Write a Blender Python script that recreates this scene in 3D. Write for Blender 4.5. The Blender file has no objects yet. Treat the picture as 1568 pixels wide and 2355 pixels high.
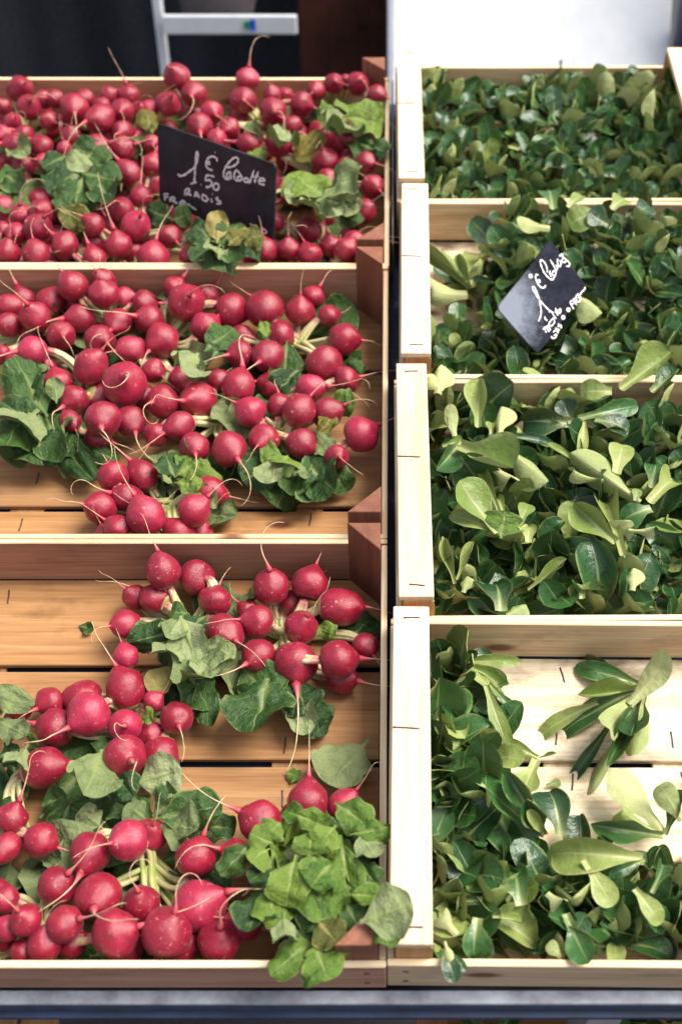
import bpy, bmesh, math, random
from mathutils import Vector, Matrix, Quaternion, noise as mnoise
R = math.radians
rnd = random.Random(7)
scene = bpy.context.scene
C = scene.collection

# ------------------------------------------------------------------ camera / light
F_PX, CX, CY = 2617.0, 900.0, 1177.5          # lens in pixels of a 1568 x 2355 print, principal point
TH = R(52.2)                                   # depression of the view against the crate rims
CAM_H = 0.861                                  # camera height over the rims
TILT = R(14)                                   # slope of the stand
PIV = Vector((0, .2465, -.075))
TM = Matrix.Translation((0, 0, .76)) @ Matrix.Rotation(TILT, 4, 'X') @ Matrix.Translation(-PIV)

cam = bpy.data.cameras.new('camera')
cam.sensor_fit = 'VERTICAL'; cam.sensor_height = 36; cam.sensor_width = 24
cam.lens = 36 * F_PX / 2355
cam.shift_x = (784 - CX) / 2355
cam.clip_start = .01; cam.clip_end = 500
cam.dof.use_dof = True; cam.dof.focus_distance = 1.03; cam.dof.aperture_fstop = 4.8
camo = bpy.data.objects.new('camera', cam); C.objects.link(camo)
camo.matrix_world = TM @ Matrix.Translation((0, 0, CAM_H)) @ Matrix.Rotation(math.pi/2 - TH, 4, 'X')
scene.camera = camo

SUN_EL, SUN_AZ = R(60), R(92)                  # azimuth clockwise from +Y (north)
world = bpy.data.worlds.new('World'); scene.world = world; world.use_nodes = True
nt = world.node_tree
sky = nt.nodes.new('ShaderNodeTexSky'); sky.sky_type = 'NISHITA'; sky.sun_disc = False
sky.sun_elevation = SUN_EL; sky.sun_rotation = SUN_AZ
sky.air_density = 1.0; sky.dust_density = 4.0; sky.ozone_density = .6
hs_ = nt.nodes.new('ShaderNodeHueSaturation'); hs_.inputs['Saturation'].default_value = .40   # thin white cloud
nt.links.new(sky.outputs[0], hs_.inputs['Color']); nt.links.new(hs_.outputs[0], nt.nodes['Background'].inputs[0])
nt.nodes['Background'].inputs[1].default_value = .105
sl = bpy.data.lights.new('sun', 'SUN'); sl.energy = 2.6; sl.angle = R(32); sl.color = (1, .94, .84)
so = bpy.data.objects.new('sun', sl); C.objects.link(so)
sd = Vector((math.sin(SUN_AZ)*math.cos(SUN_EL), math.cos(SUN_AZ)*math.cos(SUN_EL), math.sin(SUN_EL)))
so.rotation_euler = sd.to_track_quat('Z', 'Y').to_euler()
so.location = (3, 2, 5)
vs = scene.view_settings
vs.view_transform = 'Standard'; vs.look = 'None'; vs.gamma = 1; vs.use_curve_mapping = False
vs.exposure = 1.1

# ------------------------------------------------------------------ projection helpers (crate-plane coordinates)
FWD = Vector((0, math.cos(TH), -math.sin(TH))); UP = Vector((0, math.sin(TH), math.cos(TH)))
CAMP = Vector((0, 0, CAM_H))
def ray(x, y):
    return (FWD + UP*((CY-y)/F_PX) + Vector((1, 0, 0))*((x-CX)/F_PX))
def P(x, y, z):
    d = ray(x, y); return CAMP + d*((z-CAM_H)/d.z)
def ppm(p):                                    # pixels per metre at a point
    return F_PX / (p-CAMP).dot(FWD)
def crop(ox, oy, s):                           # photograph crop -> print pixels
    k = 1568/2500
    return lambda x, y: ((ox+x/s)*k, (oy+y/s)*k)
def ksc(s): return (1568/2500)/s

# ------------------------------------------------------------------ object helpers
def obj(name, mesh, mat=None, parent=None, M=None, top=False):
    o = bpy.data.objects.new(name, mesh); C.objects.link(o)
    if mat is not None and mesh is not None and len(mesh.materials) == 0: mesh.materials.append(mat)
    if parent is not None: o.parent = parent
    if M is not None: o.matrix_local = (TM @ M) if parent is None else M
    return o
def thing(name, label, cat, loc, group=None, M=None):
    o = bpy.data.objects.new(name, None); C.objects.link(o); o.empty_display_size = .02
    o.matrix_local = TM @ (M if M is not None else Matrix.Translation(loc))
    tag(o, label, cat, group); return o
def tag(o, label=None, cat=None, group=None, kind=None):
    if label: o['label'] = label
    if cat: o['category'] = cat
    if group: o['group'] = group
    if kind: o['kind'] = kind
    return o
def mesh_py(name, v, f, uv=None, smooth=True):
    m = bpy.data.meshes.new(name); m.from_pydata(v, [], f)
    if uv:
        l = m.uv_layers.new(name='UVMap')
        for p in m.polygons:
            for li in p.loop_indices: l.data[li].uv = uv[m.loops[li].vertex_index]
    if smooth: m.polygons.foreach_set('use_smooth', [True]*len(m.polygons))
    m.update(); return m
_boxes = {}
wr = random.Random(99)
def box_mesh(lx, ly, lz, bev=.0008, key=None):
    k = (round(lx, 4), round(ly, 4), round(lz, 4), bev, key)
    if k in _boxes: return _boxes[k]
    bm = bmesh.new(); bmesh.ops.create_cube(bm, size=1)
    for v in bm.verts:
        v.co = Vector((v.co.x*lx, v.co.y*ly, v.co.z*lz))
    if bev: bmesh.ops.bevel(bm, geom=list(bm.edges), offset=bev, segments=1, affect='EDGES')
    m = bpy.data.meshes.new('plank'); bm.to_mesh(m); bm.free(); _boxes[k] = m; return m
def plank(name, parent, ctr, size, mat, rot=0.0, M=None, key=None):
    """size = (along grain, across, thick); rot about Z"""
    m = box_mesh(*size, key=mat.name+str(key)); j = .0022 if name in ('side_wall', 'end_wall', 'top_rail') else .0006
    wob = Matrix.Rotation(wr.uniform(-j, j), 4, 'Z') @ Matrix.Rotation(wr.uniform(-j, j), 4, 'X')
    return obj(name, m, mat, parent, Matrix.Translation(ctr) @ Matrix.Rotation(rot, 4, 'Z') @ (M or Matrix.Identity(4)) @ wob)
def tube(v, f, uv, pts, rad, n=6, cap=True):
    """append a tapered tube to the lists"""
    base = len(v); N = len(pts)
    prev = None
    for i, p in enumerate(pts):
        t = (pts[min(i+1, N-1)] - pts[max(i-1, 0)]).normalized()
        a = t.cross(Vector((.3, .2, 1))).normalized() if prev is None else (prev - t*prev.dot(t)).normalized()
        b = t.cross(a); prev = a
        r = rad(i/(N-1)) if callable(rad) else rad
        for k in range(n):
            q = 2*math.pi*k/n
            v.append(p + (a*math.cos(q)+b*math.sin(q))*r); uv.append((k/n, i/(N-1)))
    for i in range(N-1):
        for k in range(n):
            f.append((base+i*n+k, base+i*n+(k+1) % n, base+(i+1)*n+(k+1) % n, base+(i+1)*n+k))
    if cap:
        f.append(tuple(base+k for k in reversed(range(n)))); f.append(tuple(base+(N-1)*n+k for k in range(n)))

# ------------------------------------------------------------------ materials
def newmat(name):
    m = bpy.data.materials.new(name); m.use_nodes = True
    nt = m.node_tree; b = nt.nodes['Principled BSDF']; return m, nt, b
class NT:
    def __init__(s, nt): s.nt = nt
    def n(s, t, **kw):
        x = s.nt.nodes.new(t)
        for k, v in kw.items(): setattr(x, k, v)
        return x
    def l(s, a, b): s.nt.links.new(a, b)
    def ramp(s, fac, stops):
        r = s.n('ShaderNodeValToRGB'); e = r.color_ramp.elements
        while len(e) < len(stops): e.new(.5)
        for q, (p, c) in zip(e, stops): q.position = p; q.color = (*c, 1)
        s.l(fac, r.inputs[0]); return r.outputs[0]
    def mix(s, fac, a, b, mode='MIX'):
        x = s.n('ShaderNodeMix', data_type='RGBA', blend_type=mode)
        for i, q in ((0, fac), (6, a), (7, b)):
            if hasattr(q, 'is_linked'): s.l(q, x.inputs[i])
            else: x.inputs[i].default_value = q if i == 0 else (*q, 1)
        return x.outputs[2]
    def math(s, op, a, b=0.0, clamp=False):
        x = s.n('ShaderNodeMath', operation=op, use_clamp=clamp)
        for i, q in ((0, a), (1, b)):
            if hasattr(q, 'is_linked'): s.l(q, x.inputs[i])
            else: x.inputs[i].default_value = q
        return x.outputs[0]
    def noise(s, vec, scale, detail=4, rough=.55, dist=0):
        x = s.n('ShaderNodeTexNoise'); x.inputs['Scale'].default_value = scale
        x.inputs['Detail'].default_value = detail; x.inputs['Roughness'].default_value = rough
        x.inputs['Distortion'].default_value = dist
        if vec is not None: s.l(vec, x.inputs['Vector'])
        return x.outputs['Fac']
    def coords(s, scale=(1, 1, 1), rand=0.0):
        tc = s.n('ShaderNodeTexCoord'); mp = s.n('ShaderNodeMapping'); mp.inputs['Scale'].default_value = scale
        v = tc.outputs['Object']
        if rand:
            oi = s.n('ShaderNodeObjectInfo'); ad = s.n('ShaderNodeVectorMath', operation='ADD')
            mu = s.math('MULTIPLY', oi.outputs['Random'], rand)
            cb = s.n('ShaderNodeCombineXYZ')
            for i in range(3): s.l(mu, cb.inputs[i])
            s.l(v, ad.inputs[0]); s.l(cb.outputs[0], ad.inputs[1]); v = ad.outputs[0]
        s.l(v, mp.inputs[0]); return mp.outputs[0]
    def bump(s, h, strength, dist=.001):
        b = s.n('ShaderNodeBump'); b.inputs['Strength'].default_value = strength
        b.inputs['Distance'].default_value = dist; s.l(h, b.inputs['Height']); return b.outputs[0]

def wood(name, c1, c2, c3, stain=0.0, rough=.62, red=0.0):
    m, nt, b = newmat(name); q = NT(nt)
    v = q.coords((1.6, 26, 26), rand=7.0)
    g = q.noise(v, 2.6, 6, .62, .6)
    fine = q.noise(q.coords((14, 420, 420), rand=3.0), 1.0, 3, .6)
    col = q.ramp(g, [(.28, c1), (.5, c2), (.72, c3)])
    col = q.mix(q.math('MULTIPLY', q.math('SUBTRACT', fine, .42, True), 1.4, True), col, tuple(x*.55 for x in c1))
    # knots
    vo = q.n('ShaderNodeTexVoronoi'); vo.inputs['Scale'].default_value = 1.0
    q.l(q.coords((7, 16, 5), rand=11.0), vo.inputs['Vector'])
    kn = q.ramp(vo.outputs['Distance'], [(.06, (1, 1, 1)), (.13, (0, 0, 0))])
    col = q.mix(kn, col, (c1[0]*.35, c1[1]*.22, c1[2]*.18))
    # whole-plank tone
    oi = q.n('ShaderNodeObjectInfo')
    tone = q.ramp(oi.outputs['Random'], [(0, (.8, .76, .72)), (.5, (1, 1, 1)), (1, (1.12, 1.06, .96))])
    col = q.mix(1.0, col, tone, 'MULTIPLY')
    # grime
    d = q.noise(q.coords((9, 16, 16), rand=5.0), 1.0, 5, .65)
    dm = q.ramp(d, [(.56-.09*stain, (0, 0, 0)), (.72-.09*stain, (1, 1, 1))])
    col = q.mix(q.math('MULTIPLY', dm, .35+stain), col, tuple(x*.35 for x in c1))
    q.l(col, b.inputs['Base Color'])
    b.inputs['Roughness'].default_value = rough; b.inputs['Specular IOR Level'].default_value = .25
    q.l(q.bump(q.math('ADD', q.math('MULTIPLY', fine, .6), g), .35, .0008), b.inputs['Normal'])
    return m
PINE = wood('pine_floor', (.24, .112, .044), (.345, .180, .076), (.43, .245, .112), stain=.2)
PINEW = wood('pine_wall', (.33, .16, .105), (.45, .24, .165), (.54, .32, .22))
SAWN_LIT = wood('sawn_edge_lit', (.66, .47, .28), (.78, .61, .40), (.84, .70, .50))  # fresh-cut edge tone, with sky light on the rims painted in
POSTW = wood('post_redwood', (.17, .066, .040), (.23, .092, .056), (.30, .135, .085))
POPLAR = wood('poplar', (.68, .52, .34), (.83, .69, .50), (.88, .77, .60))
POPLARF = wood('poplar_floor', (.60, .45, .28), (.82, .71, .53), (.87, .79, .63), stain=.75)
POPLARW = wood('poplar_wall_shaded', (.48, .32, .19), (.62, .45, .29), (.72, .56, .39), stain=.15)  # poplar browned so the walls' shade is in their colour
POPLARP = wood('poplar_post', (.44, .22, .085), (.56, .30, .13), (.64, .40, .20))
def simple(name, col, rough=.5, metal=0.0, var=.25, scale=30, bump=.1, spec=.5):
    m, nt, b = newmat(name); q = NT(nt)
    n = q.noise(q.coords((1, 1, 1), rand=3.0), scale, 5, .6)
    c = q.ramp(n, [(.3, tuple(x*(1-var) for x in col)), (.7, tuple(min(1, x*(1+var)) for x in col))])
    q.l(c, b.inputs['Base Color']); b.inputs['Roughness'].default_value = rough
    b.inputs['Metallic'].default_value = metal; b.inputs['Specular IOR Level'].default_value = spec
    if bump: q.l(q.bump(n, bump, .002), b.inputs['Normal'])
    return m
STEEL = simple('staple_steel', (.10, .075, .08), .45, .7)
ZINC = simple('galvanised', (.50, .53, .60), .42, .55, .18, 60)
ZINC2 = simple('zinc_shaded', (.05, .07, .12), .5, .2, .3, 60)  # dark blue tone carries the shade of the lip's front face
ZINC3 = simple('worn_zinc', (.26, .28, .33), .5, .4, .4, 45)
ALU = simple('aluminium', (.72, .74, .78), .4, .3, .06, 20)
NAVY = simple('navy_sheet', (.012, .022, .06), .6, 0, .4, 30)
DARKTARP = simple('charcoal_tarp', (.024, .026, .034), .9, 0, .7, 260, .3, .1)
BROWNB = simple('brown_board', (.045, .013, .008), .75, 0, .8, 9, .2, .2)
WHITEP = simple('white_panel', (.84, .86, .90), .6, 0, .05, 25, .05, .3)
BLACK = simple('black_rubber', (.006, .007, .010), .8, 0, .3, 30, .1, .2)
def asphalt():
    m, nt, b = newmat('asphalt'); q = NT(nt)
    c = q.coords((1, 1, 1)); n = q.noise(c, 240, 3, .7); n2 = q.noise(c, 3, 4)
    col = q.ramp(n, [(.35, (.010, .011, .014)), (.62, (.035, .037, .042)), (.74, (.16, .16, .17))])
    q.l(q.mix(.4, col, q.ramp(n2, [(.3, (.012, .012, .014)), (.7, (.05, .05, .055))])), b.inputs['Base Color'])
    b.inputs['Roughness'].default_value = .85; q.l(q.bump(n, .8, .004), b.inputs['Normal']); return m
ASPH = asphalt()

def radish_mat():
    m, nt, b = newmat('radish_skin'); q = NT(nt)
    v = q.coords((1, 1, 1), rand=9.0)
    n = q.noise(v, 2.2, 4); sp = q.noise(v, 16, 4, .7)
    oi = q.n('ShaderNodeObjectInfo')
    c = q.ramp(n, [(.3, (.19, .003, .014)), (.55, (.31, .006, .028)), (.8, (.42, .013, .052))])
    c = q.mix(q.math('MULTIPLY', oi.outputs['Random'], .75), c, (.20, .002, .018))
    c = q.mix(q.ramp(oi.outputs['Random'], [(.0, (.35,)*3), (.22, (0, 0, 0))]), c, (.50, .03, .10))
    scar = q.ramp(sp, [(.60, (0, 0, 0)), (.70, (1, 1, 1))])
    c = q.mix(q.math('MULTIPLY', scar, .42), c, (.62, .16, .20))
    sc2 = q.ramp(q.noise(v, 5.5, 3, .5, .8), [(.655, (0, 0, 0)), (.72, (1, 1, 1))])
    c = q.mix(q.math('MULTIPLY', sc2, .6), c, (.62, .40, .30))
    dk = q.ramp(q.noise(v, 20, 4, .7), [(.58, (0, 0, 0)), (.68, (1, 1, 1))])
    c = q.mix(q.math('MULTIPLY', dk, .5), c, (.10, .006, .012))
    # pale crown (local -Z) and pale root neck (+Z)
    tc = q.n('ShaderNodeTexCoord'); sx = q.n('ShaderNodeSeparateXYZ'); q.l(tc.outputs['Object'], sx.inputs[0])
    cr = q.ramp(q.math('ADD', q.math('MULTIPLY', sx.outputs[2], -1.0), q.math('MULTIPLY', sp, .12)), [(.98, (0, 0, 0)), (1.06, (1, 1, 1))])
    c = q.mix(cr, c, (.40, .34, .12))
    q.l(c, b.inputs['Base Color'])
    b.inputs['Subsurface Weight'].default_value = .12; b.inputs['Subsurface Radius'].default_value = (.6, .08, .1)
    b.inputs['Subsurface Scale'].default_value = .004
    r = q.ramp(sp, [(.3, (.20,)*3), (.7, (.44,)*3)]); q.l(r, b.inputs['Roughness'])
    b.inputs['Specular IOR Level'].default_value = .55
    b.inputs['Coat Weight'].default_value = .18; b.inputs['Coat Roughness'].default_value = .22
    b.inputs['Sheen Weight'].default_value = .06; b.inputs['Sheen Tint'].default_value = (1, .55, .7, 1)
    q.l(q.bump(q.math('ADD', n, q.math('MULTIPLY', sp, .7)), .22, .08), b.inputs['Normal'])
    return m
RADISH = radish_mat()
def tail_mat():
    m, nt, b = newmat('radish_root'); q = NT(nt)
    uv = q.n('ShaderNodeUVMap'); s = q.n('ShaderNodeSeparateXYZ'); q.l(uv.outputs[0], s.inputs[0])
    c = q.ramp(s.outputs[1], [(0, (.42, .012, .04)), (.13, (.50, .12, .13)), (.33, (.66, .46, .29)), (1, (.74, .58, .34))])
    q.l(c, b.inputs['Base Color']); b.inputs['Roughness'].default_value = .5; return m
TAIL = tail_mat()
def stem_mat():
    m, nt, b = newmat('radish_stem'); q = NT(nt)
    uv = q.n('ShaderNodeUVMap'); s = q.n('ShaderNodeSeparateXYZ'); q.l(uv.outputs[0], s.inputs[0])
    n = q.noise(q.coords((1, 1, 1), rand=4), 90, 3)
    c = q.ramp(q.math('ADD', s.outputs[1], q.math('MULTIPLY', q.math('SUBTRACT', n, .5), .6)), [(.04, (.42, .14, .12)), (.2, (.58, .50, .28)), (.75, (.48, .46, .20)), (1, (.30, .35, .10))])
    q.l(c, b.inputs['Base Color']); b.inputs['Roughness'].default_value = .45; return m
STEM = stem_mat()
def leaf_mat(name, top, top2, under, under2, rib, gloss=.35, veins=7.0, trans=.12, spec=.32):
    m, nt, b = newmat(name); q = NT(nt)
    uv = q.n('ShaderNodeUVMap'); s = q.n('ShaderNodeSeparateXYZ'); q.l(uv.outputs[0], s.inputs[0])
    u = q.math('ABSOLUTE', q.math('SUBTRACT', s.outputs[0], .5)); vv = s.outputs[1]
    oi = q.n('ShaderNodeObjectInfo'); v = q.coords((1, 1, 1), rand=8.0)
    n = q.noise(v, 3.5, 4)
    f = q.math('ADD', q.math('MULTIPLY', oi.outputs['Random'], .6), q.math('MULTIPLY', n, .55))
    ct = q.ramp(f, [(.25, top), (.85, top2)]); cu = q.ramp(f, [(.25, under), (.85, under2)])
    g = q.n('ShaderNodeNewGeometry')
    c = q.mix(g.outputs['Backfacing'], ct, cu)
    # pale midrib widening to the stalk, side veins
    wid = q.math('ADD', .020, q.math('MULTIPLY', q.math('POWER', q.math('SUBTRACT', 1.0, vv, True), 3.0), .42))
    mid = q.math('SUBTRACT', 1.0, q.math('DIVIDE', u, wid), True)
    ph = q.math('ADD', q.math('MULTIPLY', vv, veins), q.math('MULTIPLY', u, -veins*.75))
    tri = q.math('ABSOLUTE', q.math('SUBTRACT', q.math('FRACT', ph), .5))
    ven = q.math('MULTIPLY', q.math('SUBTRACT', 1.0, q.math('DIVIDE', tri, .07), True), .20 if veins else 0.0)
    line = q.math('MAXIMUM', q.math('MULTIPLY', mid, .85 if veins else .55), ven, True)
    c = q.mix(line, c, rib)
    if not veins: c = q.mix(q.math('MULTIPLY', q.math('POWER', q.math('SUBTRACT', 1.0, vv, True), 4.0), .55, True), c, (.40, .43, .18))
    # yellowing edge
    ed = q.ramp(q.math('ADD', u, q.math('MULTIPLY', q.math('SUBTRACT', n, .5), .3)), [(.45, (0, 0, 0)), (.50, (1, 1, 1))])
    c = q.mix(q.math('MULTIPLY', ed, .55 if veins else .30), c, rib)
    q.l(c, b.inputs['Base Color'])
    q.l(q.math('ADD', gloss, q.math('MULTIPLY', g.outputs['Backfacing'], .25)), b.inputs['Roughness'])
    b.inputs['Specular IOR Level'].default_value = spec
    hs = q.math('SUBTRACT', q.noise(v, 9 if veins else 4, 4, .6), q.math('MULTIPLY', line, .6))
    nb = q.bump(hs, .35 if veins else .16, .04); q.l(nb, b.inputs['Normal'])
    tr = q.n('ShaderNodeBsdfTranslucent'); q.l(q.mix(.5, c, under2), tr.inputs[0])
    ms = q.n('ShaderNodeMixShader'); ms.inputs[0].default_value = trans
    q.l(b.outputs[0], ms.inputs[1]); q.l(tr.outputs[0], ms.inputs[2])
    q.l(ms.outputs[0], nt.nodes['Material Output'].inputs[0]); return m
MACHE = leaf_mat('lettuce_leaf', (.006, .039, .012), (.038, .118, .027), (.17, .24, .058), (.42, .46, .17), (.38, .44, .16), .36, 0.0, .08, .55)
MACHEP = leaf_mat('lettuce_leaf_pale', (.12, .19, .035), (.28, .33, .10), (.25, .30, .11), (.45, .47, .22), (.50, .50, .25), .42, 0.0)
RLEAF = leaf_mat('radish_leaf', (.014, .046, .010), (.045, .100, .018), (.11, .15, .055), (.22, .26, .115), (.20, .26, .09), .42, 8.0)
RLEAFL = leaf_mat('radish_leaf_bright', (.048, .115, .011), (.135, .205, .028), (.15, .20, .075), (.27, .31, .15), (.22, .28, .08), .45, 8.0)
RLEAFY = leaf_mat('radish_leaf_yellow', (.060, .070, .010), (.17, .14, .020), (.22, .19, .06), (.3, .24, .08), (.30, .28, .09), .5, 8.0)
SLATE = simple('slate', (.016, .018, .028), .45, 0, .5, 45, .15, .4)
SLATE2 = simple('slate_with_sheen', (.011, .013, .025), .55, 0, .8, 70, .2, .12)
SLATE_SHEEN = simple('slate_sheen', (.20, .23, .30), .6, 0, .5, 90, .2, .3)  # painted sky sheen tone for the folded slate corner, not assigned
CHALK = simple('chalk', (.80, .76, .78), .9, 0, .15, 400, 0, .1)
CHALKD = simple('chalk_thin', (.55, .50, .54), .9, 0, .3, 700, 0, .1)

# ------------------------------------------------------------------ meshes shared by the produce
def leaf_mesh(name, seed, wfun, nu=7, nv=12, bend=.3, cup=.15, ruffle=0.0, freq=9, mat=None, twist=0.0, stem_w=.03):
    r = random.Random(seed); v = []; f = []; uv = []
    ph = [r.uniform(0, 6.28) for _ in range(4)]; off = Vector((r.uniform(0, 50), r.uniform(0, 50), 0))
    ang = 0.0; y = z = 0.0
    for j in range(nv+1):
        qj = j/nv; t0 = t if j else 0.0; t = qj*.4+.6*math.sin(qj*math.pi/2); w = max(stem_w if j < nv else .012, wfun(t))
        if j:
            ang = bend*(t**1.4); y += math.cos(ang)*(t-t0); z += -math.sin(ang)*(t-t0)
        for i in range(nu+1):
            u = i/nu*2-1
            edge = 1 + ruffle*.32*math.sin(freq*t*3.1+ph[0]+(1.7 if u > 0 else 0))*abs(u)**2
            x = u*w*.5*edge
            if ruffle > .2: edge += .055*abs(math.sin(t*17+ph[0]+(.8 if u > 0 else 0)))*abs(u)**3; x = u*w*.5*edge
            h = cup*w*(u*u)*(.6+.4*math.sin(2*t+ph[3]))
            if ruffle > .2: h += .16*w*abs(u)*math.sin(ph[2]) - .30*w*max(0, abs(u)-.6)**1.3*(1+math.sin(t*6+ph[1]))
            h += ruffle*.55*w*(abs(u)**1.5)*math.sin(freq*t*1.9+ph[1]+(2.1 if u > 0 else 0))
            h += .05*w*mnoise.noise(Vector((x*5, t*5, 0))+off) * (1+6*ruffle) + .30*ruffle*w*mnoise.noise(Vector((x*13, t*11, 3))+off)
            tw = twist*t
            X = x*math.cos(tw) - h*math.sin(tw); H = x*math.sin(tw) + h*math.cos(tw)
            v.append((X, y - H*math.sin(-ang)*.6, z + H*math.cos(ang))); uv.append((i/nu, t))
    W = nu+1
    for j in range(nv):
        for i in range(nu):
            f.append((j*W+i, j*W+i+1, (j+1)*W+i+1, (j+1)*W+i))
    m = mesh_py(name, v, f, uv)
    if mat: m.materials.append(mat)
    return m
def w_mache(wmax, p0):
    def w(t):
        if t < p0: return .13+.05*t
        s = (t-p0)/(1-p0)
        if s < .58: q = s/.58; return .13 + (wmax-.13)*math.sin(q*math.pi/2)**1.35
        return wmax*max(0, 1-((s-.58)/.42)**2.3)**.5
    return w
def w_rad(wmax, p0):
    def w(t):
        if t < p0: return .05
        s = (t-p0)/(1-p0)
        return wmax*math.sin(min(1, s/.5)*math.pi/2)**.8 if s < .5 else wmax*max(0, 1-((s-.5)/.5)**2.6)**.5
    return w
LM = {}
def variants(key, mat, n, fn):
    LM[key] = [fn(i, mat) for i in range(n)]
mk = lambda i, mat: leaf_mesh('lettuce_leaf', 100+i, w_mache(.43+.05*(i % 3), .06+.05*(i % 4)), 6, 13, [.25, .7, -.3, .5, 1.0, .1, -.5, .4][i % 8], [.42, .2, .5, .3][i % 4], .05, 5, mat, [0, .5, -.4, .2][i % 4], .07)
mk2 = lambda i, mat: leaf_mesh('lettuce_leaf', 160+i, w_mache(.36+.04*(i % 3), .12+.06*(i % 4)), 8, 15, [.9, 1.2, -.6, .7, 1.0, -.4, .5, 1.3][i % 8], [.5, .65, .3, .6][i % 4], .06, 4, mat, [.2, .45, -.4, -.1][i % 4], .07)
variants('m', MACHE, 10, mk); variants('mp', MACHEP, 8, mk2); variants('mx', MACHE, 8, mk2)
rk = lambda i, mat: leaf_mesh('radish_leaf', 300+i, w_rad(.62+.07*(i % 3), .10+.05*(i % 2)), 12, 18, [.3, .8, -.3, 1.2, .5, .1][i % 6], [.12, .25, -.08, .18][i % 4], [.30, .42, .22][i % 3], 5, mat, [0, .4, -.4][i % 3])
variants('r', RLEAF, 9, rk); variants('rl', RLEAFL, 8, rk); variants('ry', RLEAFY, 3, rk)

def radish_mesh(seed):
    r = random.Random(seed); nu, nv = 22, 15; v = []; f = []; el = [1.0, 1.10, .92, 1.22, 1.0, 1.12, .88][seed % 7]
    off = Vector((seed*7.3, 1, 2)); sh = r.uniform(.02, .10)
    for j in range(nv+1):
        a = math.pi*j/nv; s = math.sin(a); c = -math.cos(a)       # crown at -Z, root at +Z
        for i in range(nu):
            b = 2*math.pi*i/nu; n = Vector((s*math.cos(b), s*math.sin(b), c))
            k = 1 + .11*mnoise.noise(n*1.2+off) + .022*mnoise.noise(n*3+off)
            p = Vector((n.x*k, n.y*k, n.z*el*k))
            if c > .55: q = (c-.55)/.45; p.z += sh*2.6*q**3; p.x *= 1-.18*q; p.y *= 1-.18*q
            if c < -.86: p.z += .10*((-c-.86)/.14)
            v.append(p)
    for j in range(nv):
        for i in range(nu):
            f.append((j*nu+i, j*nu+(i+1) % nu, (j+1)*nu+(i+1) % nu, (j+1)*nu+i))
    m = mesh_py('radish', v, f); m.materials.append(RADISH); return m
RM = [radish_mesh(i) for i in range(14)]
def tail_mesh(seed):
    r = random.Random(seed); v = []; f = []; uv = []
    p = Vector((0, 0, 0)); d = Vector((r.uniform(-.15, .15), r.uniform(-.15, .15), 1)).normalized(); pts = [p.copy()]
    ax = Vector((r.uniform(-1, 1), r.uniform(-1, 1), r.uniform(-.6, .6))).normalized(); k = r.choice([.03, .06, .09, .13, .18])*r.choice([-1, 1])
    for i in range(17):
        if r.random() < .10: ax = Vector((r.uniform(-1, 1), r.uniform(-1, 1), r.uniform(-1, 1))).normalized(); k = r.choice([-1, 1])*r.choice([.04, .08, .15, .26])
        d = (Matrix.Rotation(k*(.25+i/10), 3, ax) @ d).normalized()
        p = p + d/17; pts.append(p.copy())
    tube(v, f, uv, pts, lambda t: .05*(1-t)**9 + .0088*(1-t*.70)*(1+.25*math.sin(t*23)), 6)
    m = mesh_py('root', v, f, uv); m.materials.append(TAIL); return m
TLM = [tail_mesh(500+i) for i in range(30)]

def frame(B, T, N):
    y = (T-B); L = y.length; y = y/L
    x = y.cross(N)
    if x.length < 1e-4: x = y.cross(Vector((1, .1, 0)))
    x.normalize(); z = x.cross(y)
    M = Matrix.Identity(4)
    for i in range(3): M[i][0], M[i][1], M[i][2], M[i][3] = x[i], y[i], z[i], B[i]
    return M, L
def leaf(parent, B, T, N, key, wscale=1.0, flip=False, name='leaf', origin=None, vi=None):
    M, L = frame(B, T, N)
    if flip: M = M @ Matrix.Rotation(math.pi, 4, 'Y')
    if origin is not None: M = Matrix.Translation(-origin) @ M
    me = LM[key][vi if vi is not None else rnd.randrange(len(LM[key]))]
    o = bpy.data.objects.new(name, me); C.objects.link(o); o.parent = parent
    o.matrix_local = M @ Matrix.Diagonal((L*wscale, L, L*.9, 1)); return o

# ------------------------------------------------------------------ the setting
def bm_plane(name, s, mat, M):
    m = mesh_py(name, [(-s, -s, 0), (s, -s, 0), (s, s, 0), (-s, s, 0)], [(0, 1, 2, 3)], smooth=False)
    o = bpy.data.objects.new(name, m); m.materials.append(mat); C.objects.link(o); o.matrix_local = M; return o
tag(bm_plane('ground', 40, ASPH, Matrix.Identity(4)), kind='structure')
def wbox(name, parent, ctr, size, mat, rot=None, bev=.002):
    m = box_mesh(*size, bev=bev, key=mat.name); o = bpy.data.objects.new(name, m); C.objects.link(o)
    if not m.materials: m.materials.append(mat)
    if parent: o.parent = parent
    o.matrix_local = Matrix.Translation(ctr) @ (rot or Matrix.Identity(4)); return o
def wthing(name, label, cat, loc, group=None):
    o = bpy.data.objects.new(name, None); C.objects.link(o); o.location = loc; tag(o, label, cat, group); return o
# world point of a pixel on the upright plane at world y = Y
def WP(x, y, Y):
    o = TM @ CAMP; d = (TM.to_3x3() @ ray(x, y)); return o + d*((Y-o.y)/d.y)

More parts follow.
